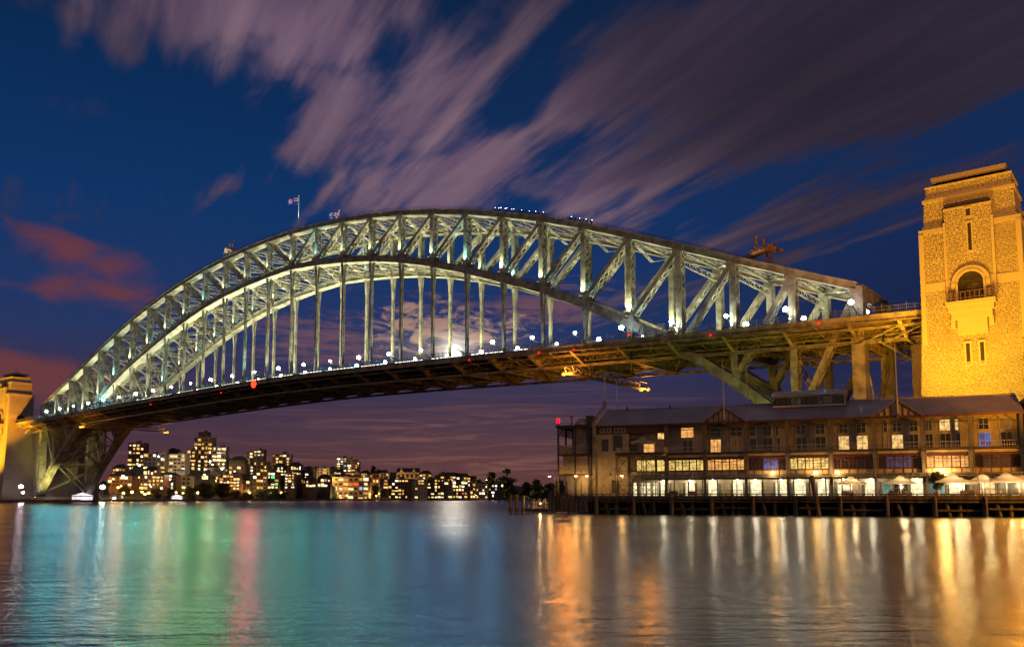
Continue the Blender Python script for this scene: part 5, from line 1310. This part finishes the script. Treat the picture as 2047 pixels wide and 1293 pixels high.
# trees on the far shore
GT = 'trees on the far shore'
def ftree(x0, x1, yt, yb, d, kind, label, olive=False, k=[0]):
    k[0] += 1
    w = (at(x1, 993, d)-at(x0, 993, d)).length; zt = 3.5+(993-yt)*d/FPX*.985; zb = 3.5+(993-yb)*d/FPX*.985
    p = at((x0+x1)/2, 993, d); return tree(kind, k[0] % 2, (p.x, p.y, zb), zt-zb, w, label, GT if kind != 'bush' else 'bushes on the far shore', olive)
for x0, x1, yt, yb, d, kd, lab, ol in (
 (332, 364, 890, 925, 880, 'round', 'dark round tree behind the white gridded slab', 0), (448, 466, 914, 946, 845, 'round', 'dark tree beside the pale wing of the tallest tower', 0),
 (388, 432, 960, 1000, 735, 'round', 'broad park tree left of the bright orange lamps', 1), (420, 466, 963, 1000, 745, 'round', 'broad park tree glowing under the right orange lamp', 1), (366, 396, 968, 1000, 728, 'round', 'park tree behind the white boat shed', 1), (236, 262, 968, 998, 675, 'round', 'tree left of the parked bus', 1), (300, 326, 972, 999, 695, 'round', 'park tree behind the row of orange lamps', 1), (330, 350, 974, 999, 705, 'tall', 'slim park tree right of the orange lamp row', 1),
 (606, 632, 926, 962, 862, 'round', 'tall dark hillside tree left of the cream flats', 0), (618, 642, 931, 962, 876, 'round', 'dark hillside tree behind the cream flats', 0), (653, 674, 927, 958, 872, 'round', 'dark hillside tree left of the twin tower', 0),
 (742, 768, 935, 962, 925, 'flat', 'spreading dark tree on the crest left of the mansion', 0), (738, 752, 929, 960, 930, 'tall', 'pine poking up on the crest right of the twin tower', 0), (756, 776, 940, 962, 930, 'round', 'round dark tree on the crest beside the mansion', 0), (830, 842, 944, 962, 945, 'round', 'small tree at the right end of the mansion', 0),
 (874, 912, 940, 966, 960, 'flat', 'flat topped fig tree behind the chimney stack', 0), (898, 934, 943, 968, 965, 'flat', 'second flat topped tree behind the busy grey flats', 0),
 (930, 958, 949, 980, 975, 'round', 'olive lit tree behind the low white block', 1), (950, 968, 952, 985, 980, 'round', 'dark tree right of the olive lit tree', 0), (970, 992, 939, 985, 985, 'tall', 'tall dark tree at the right end of the houses', 0),
 (984, 1046, 945, 996, 990, 'round', 'largest domed fig tree at the water', 0), (1004, 1022, 932, 965, 1010, 'flat', 'lone pine crown above the domed fig', 0), (1036, 1064, 957, 997, 1000, 'round', 'dark tree right of the domed fig', 0), (1060, 1088, 956, 997, 1015, 'round', 'dark waterside tree left of the first lamp post', 0), (1082, 1112, 960, 997, 1030, 'round', 'dark tree behind the first lamp post', 0), (1104, 1136, 957, 997, 1045, 'round', 'dark tree seen through the hotel wing posts', 0),
 (758, 772, 975, 998, 880, 'round', 'small shore tree left of the dark brick flats', 1), (740, 758, 968, 998, 878, 'round', 'shore tree at the right end of the cream brick flats', 0), (656, 676, 966, 999, 862, 'round', 'dark tree at the left end of the cream brick flats', 0), (640, 658, 972, 999, 855, 'round', 'dark tree left of the cream brick flats', 0), (196, 222, 955, 998, 652, 'round', 'tall tree at the foot of the far bridge leg', 1)):
    ftree(x0, x1, yt, yb, d, kd, lab, bool(ol))
random.seed(5)
for k, x in enumerate((470, 492, 516, 540, 562, 586, 610, 632)):
    ftree(x-17, x+17, 977+4*math.sin(k*1.7), 1001, shore(x)+10, 'bush', 'one of the dark low bushes along the bank below the flats', k % 3 == 0)
for k, x in enumerate((1010, 1035, 1062, 1090)): ftree(x-18, x+18, 981+3*math.sin(k), 999, shore(x)+6, 'bush', 'one of the dark low bushes at the water under the fig trees', False)

# street lamps, lit boats, bus and pavilion at the far foot of the bridge
M['sodium'] = emis('sodium_lamp', (1, .50, .08), 60, mis=False); M['pale_lamp'] = emis('pale_lamp', (1, .95, .72), 90, mis=False); M['pink_lamp'] = emis('pinkish_lamp', (1, .80, .92), 70, mis=False); M['cyan_lamp'] = emis('cyan_lamp', (.35, .80, 1), 50, mis=False); M['green_lamp'] = emis('green_lamp', (.3, 1, .35), 40, mis=False)
mbq = MB(); mbq.tube([(0,0,-1),(0,0,1)], [.12,.08], 6); spost = mbq.mesh('post', 'steel_dark')
HEADS = {}
def slamp(px, py, d, m, r, pw, col, label, group='street lamps on the far shore'):
    p = at(px, py, d); zb = land(px, d)
    t = thing('street_lamp', label, 'street lamp', (p.x, p.y, zb), 0, group); h = max(2.0, p.z-zb)
    ps = link('post', spost, t, (0, 0, h/2)); ps.scale = (1, 1, h/2)
    if (m, r) not in HEADS: q = MB(); q.lathe((0,0,0), [(r*.3,-r*.8),(r*.9,-r*.4),(r,0),(r*.7,r*.5),(r*.15,r*.8)], 10); HEADS[m, r] = q.mesh('bulb', m)
    link('bulb', HEADS[m, r], t, (0, 0, h))
    if pw: light('lamp_light', (0, 0, h), pw*15, col, max(.4, r*.8), t)
SO = (1, .48, .08)
for px, py, dd, r, pw in ((236, 974, 30, .55, 0), (247, 985, 14, .7, 5000), (264, 983, 14, .85, 7000), (284, 983, 18, .7, 5000), (290, 987, 12, .7, 5000), (297, 985, 14, .65, 0), (318, 981, 30, .55, 3000), (352, 984, 16, .65, 4000), (366, 985, 16, .6, 0), (396, 984, 14, .95, 9000), (446, 984, 14, .9, 9000), (334, 977, 34, .5, 0), (300, 975, 60, .4, 0)):
    slamp(px, py, shore(px)+dd, 'sodium', r, pw, SO, 'bright orange street lamp along the far park shore', 'orange street lamps along the far park')
slamp(205, 973, shore(205)+4, 'pale_lamp', 1.7, 6000, (.95, 1, .60), 'very bright pale lamp on a post at the water right of the far bridge leg', None)
slamp(42, 972, shore(42)+4, 'pink_lamp', 1.2, 5000, (1, .35, .75), 'bright pinkish lamp at the foot of the far pylon', None)
slamp(46, 984, shore(46)+3, 'pale_lamp', .6, 0, SO, 'small white lamp right below the pinkish lamp', None)
slamp(279, 930, 800, 'cyan_lamp', .8, 2500, (.3, .7, 1), 'bluish lamp in front of the brown brick tower', None)
slamp(444, 937, 830, 'cyan_lamp', .65, 0, SO, 'bluish lamp below the pale wing of the tallest tower', None)
slamp(432, 961, 770, 'sodium', .3, 0, SO, 'small reddish lamp above the park trees', None)
slamp(1019, 985, shore(1019)+10, 'green_lamp', .9, 5000, (.6, 1, .4), 'greenish lamp under the domed fig tree', None)
for px, py, r in ((420, 922, .9), (425, 928, .6), (317, 912, .6), (324, 917, .7), (366, 936, .6)): slamp(px, py, 800, 'pale_lamp', r*.7, 5000, (1, .7, .35), 'small bright white lamp among the towers', 'white lamps among the towers')
for k, px in enumerate((746, 752, 758, 812, 838, 843, 856, 868, 876, 886, 896, 906, 915, 922, 944, 950, 957, 972, 980, 562, 500, 540, 680, 694, 1010, 1033, 1043, 1053)):
    slamp(px, 989+2.5*math.sin(k*2.3) if px > 600 else 984, shore(px)+8, ('pale_lamp', 'sodium', 'sodium')[k % 3],   .42+.15*(k % 2), 2600 if k % 2 == 0 else 0, (1, .6, .2), 'small lamp at the water in front of the far houses', 'small lamps along the far waterfront')
for px in (748, 1010): slamp(px, 992, shore(px)+5, 'green_lamp', .45, 0, SO, 'tiny green lamp at the far water', 'tiny green lamps at the far water')
rl = random.Random(21)  # random lamps added for more light on the dark house walls
HL = [(rl.uniform(225, 720), 0) for k in range(30)]+[(rl.uniform(740, 1000), 0) for k in range(16)]
for k, (px, _) in enumerate(HL):
    py = rl.uniform(945, 980) if px < 720 else rl.uniform(958, 985)
    d = shore(px)+rl.uniform(8, 60)
    slamp(px, py, d, ('sodium', 'pale_lamp', 'sodium', 'sodium')[k % 4], rl.uniform(.28, .6), (2600, 0)[k % 2], (1, .55, .16), 'small added lamp glowing between the far houses', 'added small lamps between the far houses')
# bus
p = at(236, 993, shore(236)+9); e = (at(253, 993, shore(253)+9)-at(220, 993, shore(220)+9)).normalized(); rz = math.atan2(e.y, e.x)
t = thing('bus', 'pale bus parked by the water under the orange lamps', 'bus', (p.x, p.y, 1.6), rz)
M['bus_paint'] = mat('bus_paint', (.6, .58, .55), .35)
mb = MB(); mb.prism([(-6, .4), (6, .4), (6, 2.9), (5.8, 3.1), (-5.7, 3.1), (-6.1, 2.2)], 1, -1.2, 1.2); mb.obj('body', 'bus_paint', t)
for k in range(7): mb = MB(); mb.box(-5.2+k*1.5, -3.9+k*1.5, -1.26, -1.2, 1.4, 2.5); mb.obj('window', 'cw_dark' if k < 5 else 'cw3', t)
for k, x in enumerate((-4, 3.6)):
    for y in (-1.1, 1.1): mb = MB(); mb.tube([(x, y-.15, .5), (x, y+.15, .5)], .5, 12); mb.obj('wheel', 'cw_dark', t)
for y in (-.8, .8): mb = MB(); mb.tube([(-6.2, y, .9), (-6.0, y, .9)], .2, 8); mb.obj('headlight', 'pale_lamp', t)
# lit pavilion boats
M['pav'] = emis('lit_white_awning', (1, .88, .95), 1.6, (.7, .7, .7), vary=.6, vscale=.8)
def pavilion(x0, x1, yt, d, label):
    c = at((x0+x1)/2, 993, d); w = (at(x1, 993, d)-at(x0, 993, d)).length; e = (at(x1, 993, d)-at(x0, 993, d)).normalized()
    h = 3.5+(993-yt)*d/FPX-1.6
    t = thing('jetty_pavilion', label, 'pavilion', (c.x, c.y, 1.6), math.atan2(e.y, e.x))
    mb = MB(); mb.add([(-w/2,-2.5,h*.55),(w/2,-2.5,h*.55),(w/2,2.5,h*.55),(-w/2,2.5,h*.55),(0,0,h)], [(0,1,4),(1,2,4),(2,3,4),(3,0,4),(3,2,1,0)]); mb.obj('roof', 'pav', t)
    mb = MB(); mb.box(-w/2+.5, w/2-.5, -2, 2, 0, h*.42); mb.obj('counter', 'pav', t)
    for k in range(5): mb = MB(); u = -w/2+.3+k*(w-.6)/4; mb.tube([(u,-2.3,0),(u,-2.3,h*.55)], .09, 6); mb.obj('post', 'white_paint', t)
    mb = MB(); mb.box(-w/2-1, w/2+1, -3, 3, -1.2, -.02); mb.obj('platform', 'timber', t)
pavilion(146, 184, 984, shore(165)-4, 'glowing white pavilion on the quay under the far end of the arch')
pavilion(344, 364, 988, shore(354)+3, 'small glowing white boat shed in the far park')
mb = MB(); t = thing('quay_fence', 'low pale fence along the quay under the far end of the arch', 'fence', (0, 0, 0))
for k in range(60):
    px = 62+k*1.35; p = at(px, 993, shore(px)+1.5); mb.box(p.x-.1, p.x+.1, p.y-.1, p.y+.1, 1.5, 3.4)
a, b = at(62, 993, shore(62)+1.5), at(142, 993, shore(142)+1.5)
a.z = b.z = 3.3; mb.beam(a, b, .15, .15); mb.obj('pickets', 'white_paint', t)
# floods at the far pylons
ground_flood((-294, -58, 2.5), 900000, YEL, (-283, -29, 44), 70, 'amber floodlight in front of the far west pylon', 1.0)
ground_flood((-240, -52, 2.5), 1000000, AMB, (-274, -22, 82), 44, 'amber floodlight right of the far west pylon', 1.0)
ground_flood((-262, -2, 46.8), 160000, AMB, (-275, 20, 72), 70, 'amber floodlight on the far abutment aimed at the far east pylon', 1.0)
ground_flood((-268, 12, 46.8), 160000, AMB, (-275, -18, 76), 70, 'amber floodlight on the far abutment aimed at the far west pylon', 1.0)
ground_flood((-232, -26, 2.5), 60000, (.9, .75, .2), (-252, -5, 30), 80, 'yellowish floodlight below the far end of the arch', 1.0)

# ------------------------------------------------------------------ things on the bridge
def topz(s):
    k = (s/PAN)+14; i = int(k); f = k-i; return UZ(i)*(1-f)+UZ(min(28, i+1))*f
M['flag_blue'] = mat('flag_blue', (.02, .05, .35), .7); M['flag_red'] = mat('flag_red', (.55, .03, .05), .7); M['flag_white'] = mat('flag_white', (.75, .75, .75), .7)
def flag(s, t_, label, top, kind):
    z = topz(s)+1.1
    r = thing('bridge_flagpole', label, 'flagpole', (s, t_, z), math.atan2(-math.sin(-YAW), -math.cos(-YAW))*0)
    mb = MB(); mb.tube([(0,0,0),(0,0,top-z)], [.17,.1], 8); mb.obj('pole', 'white_paint', r)
    mb = MB(); mb.lathe((0,0,top-z), [(.02,0),(.3,.2),(.3,.4),(.02,.6)], 8); mb.obj('finial', 'white_paint', r)
    mb = MB(); mb.box(-.6,.6,-.6,.6,0,.9); mb.obj('base', 'steel_dark', r)
    H_ = top-z-.6; mb = MB(); nxx, nzz = 24, 12; fw, fh_ = 5.6, 3.2
    d = Vector((-.79, -.615, 0))
    vs = []
    for i in range(nxx+1):
        for j in range(nzz+1):
            u, v = i/nxx, j/nzz
            p = d*(fw*u*.9)+Vector((.615, -.79, 0))*(.55*u*math.sin(u*7+v*.8))+Vector((0, 0, H_-fh_*(1-v)-.5*u*u-.15*math.sin(u*6)))
            vs.append(p)
    fs, mi = [], []
    for i in range(nxx):
        for j in range(nzz):
            u, v = (i+.5)/nxx, (j+.5)/nzz; m = 0
            if u < .5 and v > .5:
                uu, vv = u/.5, (v-.5)/.5
                if abs(uu-.5) < .09 or abs(vv-.5) < .13: m = 1
                elif abs(uu-.5) < .18 or abs(vv-.5) < .24 or abs(uu-vv) < .14 or abs(uu+vv-1) < .14: m = 2
            elif kind == 0:
                if (u-.25)**2+((v-.22)*.6)**2 < .004 or any((u-a)**2+((v-b)*.6)**2 < .0022 for a, b in ((.75, .85), (.62, .55), (.88, .6), (.75, .18))): m = 2
            else:
                q = (u-.76)**2+((v-.5)*.58)**2
                if q < .024: m = 2 if abs(u-.76) > .035 and abs(v-.5) > .07 else 1
            a = i*(nzz+1)+j; fs.append((a, a+nzz+1, a+nzz+2, a+1)); mi.append(m)
    b = len(mb.v); mb.v += [tuple(p) for p in vs]; mb.f += fs; mb.mi += mi
    mb.obj('flag', ['flag_blue', 'flag_red', 'flag_white'], r, True)
    light('flag_light', (2.0, -3.5, 2), 9000, (1, .95, .9), .3, r, (-.25, .25, 1), 60)
flag(3.2, -15, 'tall white flagpole with a blue state flag on the near arch truss', 143.4, 1)
flag(-3.6, 15, 'white flagpole with a starred blue ensign on the far arch truss', 146.0, 0)
# creeper cranes
M['crane_paint'] = mat('crane_paint', (.30, .24, .18), .6, 0, .4, .8); M['crane_rust'] = mat('rusty_crane', (.20, .10, .06), .7, 0, .5, .8)
def crane(s, t_, sc, m, label, mir, masts=2):
    r = thing('maintenance_crane', label, 'crane', (s, t_, topz(s)+.9), 0, 'maintenance cranes on the top chord'); r.scale = (sc, sc, sc)
    X = lambda x: mir*x
    def bx(mb, x0, x1, y0, y1, z0, z1): mb.box(min(X(x0), X(x1)), max(X(x0), X(x1)), y0, y1, z0, z1)
    mb = MB(); mb.beam((X(-5.5), 0, 2.7), (X(3), 0, 4.4), 3.4, .7); mb.beam((X(-5.5), -1.7, 2.9), (X(3), -1.7, 4.6), .2, .9); mb.obj('platform', m, r)
    mb = MB()
    for y in (-1.3, 1.3): mb.beam((X(-4.6), y, 2.4), (X(-4.9), y, 1.7), .35, .35); mb.beam((X(1.2), y, 3.8), (X(2.4), y, -1.4), .4, .4); mb.beam((X(3.4), y, 3.8), (X(2.6), y, -1.4), .4, .4); mb.beam((X(1.8), y, 1.4), (X(3.1), y, 1.2), .25, .25)
    mb.obj('legs', m, r)
    for k in range(masts):
        mb = MB(); x = -1.9+k*2.8; hh = 9.4-1.5*k
        for o in (-1, 1): mb.beam((X(x+o*1.1), -.5, 3.6), (X(x+.25), -.1, hh), .3, .3); mb.beam((X(x+o*1.1), .8, 3.6), (X(x+.25), .3, hh), .26, .26)
        for q in range(5): z = 4.2+q*(hh-5)/5; w_ = 1.0*(1-q/5.6); mb.beam((X(x-w_+.15), -.35, z), (X(x+w_+.1), -.35, z+.6), .16, .16)
        bx(mb, x-.3, x+.75, -.5, .6, hh-.3, hh+.7); mb.obj('mast', m, r)
    mb = MB(); bx(mb, 2.6, 4.9, -1.4, 1.4, 3.4, 6.0); bx(mb, 4.9, 5.5, -1.0, 1.0, 4.2, 5.0); mb.beam((X(4.6), 0, 3.9), (X(7.6), 0, 3.2), 1.4, .7); mb.obj('cabin', m, r)
    mb = MB()
    for k in range(8): x = -5.4+k*.95; z = 2.9+.2*(x+5.5); mb.beam((X(x), -1.7, z), (X(x), -1.7, z+1.3), .09, .09)
    mb.beam((X(-5.4), -1.7, 4.2), (X(1.2), -1.7, 5.5), .1, .1); mb.obj('guard_rail', 'steel_dark', r)
crane(-50.5, -15, .80, 'crane_paint', 'pale maintenance crane on the rising left shoulder of the arch', -1, 2)
light('crane_fill_light', (-54, -20, topz(-50)+1), 4000, (1, .9, .7), .3, None, (.3, .6, .9), 100)  # added fill spot without a fixture, brightens the dark crane
crane(224.5, -15, .86, 'crane_rust', 'rusty orange maintenance crane on the falling right end of the arch', 1, 2)
light('crane_fill_light', (222, -20, topz(222)+2), 1300, (1, .55, .15), .3, None, (.3, .6, .9), 100)  # added amber fill spot without a fixture, warms the crane
# access scaffold boxes on the lower chord near the road
M['scaff'] = mat('scaffold_sheet', (.36, .35, .33), .6, 0, .3, 2)
for k, (px, py, lab) in enumerate(((1231, 633, 'upper slanted access ladder cage on the near lower chord'), (1291, 660, 'middle access ladder cage on the near lower chord'), (1320, 657, 'lower access ladder cage on the near lower chord'))):
    r_ = ray(px, py); f_ = (-17-CAM.y)/r_.y; p = CAM+r_*f_
    r = thing('ladder_cage', lab, 'ladder cage', tuple(p), 0, 'ladder cages on the lower chord'); mb = MB()
    for x in (-1.2, -.4, .4, 1.2): mb.beam((x-.35, 0, -1.6), (x+.35, 0, 1.5), .14, .14)
    for z in (-1.4, -.8, -.2, .4, 1.0, 1.5): mb.beam((-1.4+z*.22, 0, z), (1.4+z*.22, 0, z), .12, .12)
    mb.obj('cage', 'scaff', r)
    mb = MB()
    for x in (-1.0, 1.0): mb.beam((x-.3, .1, -3.2), (x-.3, .9, -1.5), .12, .12)
    mb.obj('legs', 'steel_dark', r)
# travelling gantries slung below the deck
M['gantry_lamp'] = emis('orange_gantry_lamp', (1, .34, .02), 2.4, mis=False)
for s, lab in ((161.5, 'lattice maintenance gantry slung under the near half of the deck'), (-176.5, 'lattice maintenance gantry slung under the far half of the deck')):
    z = deckz(s)-9.2
    r = thing('deck_gantry', lab, 'gantry', (s, 0, z), 0, 'gantries under the deck')
    mb = MB()
    for x in (-1.6, 1.6): lattice(mb, (x, -25.5, .9), (x, 25.5, .9), 2.0, (0,0,1), .3, 30)
    mb.box(-1.7, 1.7, -25.5, 25.5, -.35, -.2); mb.obj('truss', 'deck_steel', r)
    for y in (-15, 15): 
        mb = MB()
        for x in (-1.6, 1.6): mb.beam((x, y, 1.8), (x, y, 4.2), .3, .3)
        mb.obj('hanger', 'deck_steel', r)
    for y in (-26, 26):
        for x in (-1.5, 1.5):
            mb = MB(); mb.lathe((x, y, -.4), [(.2,-.55),(.7,-.25),(.75,.15),(.3,.6)], 10); mb.obj('lamp', 'gantry_lamp', r)
        light('gantry_light', (0, y*1.02, -.6), 22000 if s > 0 else 7000, (1, .34, .03), 2.0, r)
# navigation light
M['nav'] = emis('red_navigation_light', (1, .03, .01), 4.5); M['nav_dark'] = mat('dark_red_housing', (.10, .01, .01), .5)
r = thing('navigation_light', 'round red navigation light with glare rings on the side of the deck', 'signal light', (-13, -25.3, deckz(-13)-1.6))
n = 26
for q, (r0, r1) in enumerate(((1.2, 1.7), (.35, .85))):
    mb = MB(); vs = []; fs = []
    for y in (-.25, .1):
        for rr in (r0, r1): vs += [(rr*math.cos(2*math.pi*k/n), y, rr*math.sin(2*math.pi*k/n)) for k in range(n)]
    for k in range(n):
        k2 = (k+1) % n; fs += [(k, k2, n+k2, n+k), (2*n+k, 3*n+k, 3*n+k2, 2*n+k2), (n+k, n+k2, 3*n+k2, 3*n+k), (k, 2*n+k, 2*n+k2, k2)]
    mb.add(vs, fs); mb.obj('ring', 'nav', r)  # glowing rings shaped after the glare round the lamp
mb = MB(); mb.tube([(0, .12, 0), (0, .5, 0)], 1.9, 20); mb.obj('housing', 'nav_dark', r)
light('nav_light', (0, -1.2, 0), 17000, (1, .015, .05), 1.6, r, (0, -1, -.25), 150, .5)
for k, (px, py, lab) in enumerate(((1147, 699, 'first'), (1256, 670, 'second'), (1420, 670, 'third'), (1636, 646, 'fourth'), (442, 785, 'far'), (1077, 705, 'mid'), (938, 720, 'inner'), (301, 808, 'outer'))):
    r_ = ray(px, py); f_ = (-24.9-CAM.y)/r_.y; p = CAM+r_*f_
    r = thing('marker_light', 'tiny reddish marker light on the safety fence of the bridge', 'light', tuple(p), 0, 'marker lights on the bridge fence')
    if k == 0: q_ = MB(); q_.lathe((0,0,0), [(.08,-.22),(.24,-.05),(.24,.12),(.08,.25)], 8); mk = q_.mesh('bulb', 'red_lamp'); q_ = MB(); q_.box(-.06,.06,0,.3,-.06,.06); mk2 = q_.mesh('bracket', 'steel_dark')
    link('bulb', mk, r); link('bracket', mk2, r)
# climbers on the arch
def person_mesh():
    me = bpy.data.meshes.new('climber')
    P = [(0,0,.95,.15),(0,0,1.2,.15),(0,0,1.42,.16),(0,0,1.52,.065),(0,.01,1.64,.10),(0,.01,1.73,.085),
         (.2,0,1.43,.065),(.27,.03,1.18,.05),(.25,-.1,.95,.042),(-.2,0,1.43,.065),(-.27,.03,1.18,.05),(-.25,-.1,.95,.042),
         (.1,0,.88,.10),(.11,-.03,.50,.07),(.11,.02,.10,.05),(.11,-.14,.05,.045),(-.1,0,.88,.10),(-.11,.02,.50,.07),(-.11,.04,.10,.05),(-.11,-.12,.05,.045)]
    E = [(0,1),(1,2),(2,3),(3,4),(4,5),(2,6),(6,7),(7,8),(2,9),(9,10),(10,11),(0,12),(12,13),(13,14),(14,15),(0,16),(16,17),(17,18),(18,19)]
    me.from_pydata([p[:3] for p in P], E, []); o = bpy.data.objects.new('tmp', me); COL.objects.link(o)
    o.modifiers.new('s', 'SKIN'); 
    for v, p in zip(me.skin_vertices[0].data, P): v.radius = (p[3], p[3])
    me.skin_vertices[0].data[0].use_root = True
    sb = o.modifiers.new('b', 'SUBSURF'); sb.levels = 1
    dg = bpy.context.evaluated_depsgraph_get(); m2 = bpy.data.meshes.new_from_object(o.evaluated_get(dg)); m2.name = 'person'
    bpy.data.objects.remove(o); return m2
M['suit'] = mat('dark_climbing_suit', (.035, .035, .045), .8)
pm = person_mesh(); pm.materials.clear(); pm.materials.append(M['suit'])
M['torch'] = emis('head_torch', (.75, .88, 1), 25, mis=False)
q_ = MB(); q_.lathe((0,-.1,1.68), [(.02,-.05),(.09,0),(.02,.06)], 6); tm = q_.mesh('head_torch', 'torch')
q_ = MB(); q_.box(-.16,.16,.12,.26,1.12,1.44); pk = q_.mesh('harness_pack', 'steel_dark')
spots = [(121.5+1.5*k, 1) for k in range(7)]+[(133+.85*k, k % 4 == 1) for k in range(15)]+[(155.4+.95*k, k % 3 == 1) for k in range(11)]
for k, (s, tl) in enumerate(spots):
    z = topz(s)+1.1
    r = thing('person', 'climber in a dark suit with a head torch standing on the arch top' if tl else 'climber in a dark suit standing in the line on the arch top', 'person', (s, -15.0+.5*math.sin(k*2.7), z), 1.57+.6*math.sin(k*1.3), 'climbers on top of the arch')
    link('body', pm, r); link('harness_pack', pk, r)
    if tl: link('head_torch', tm, r)
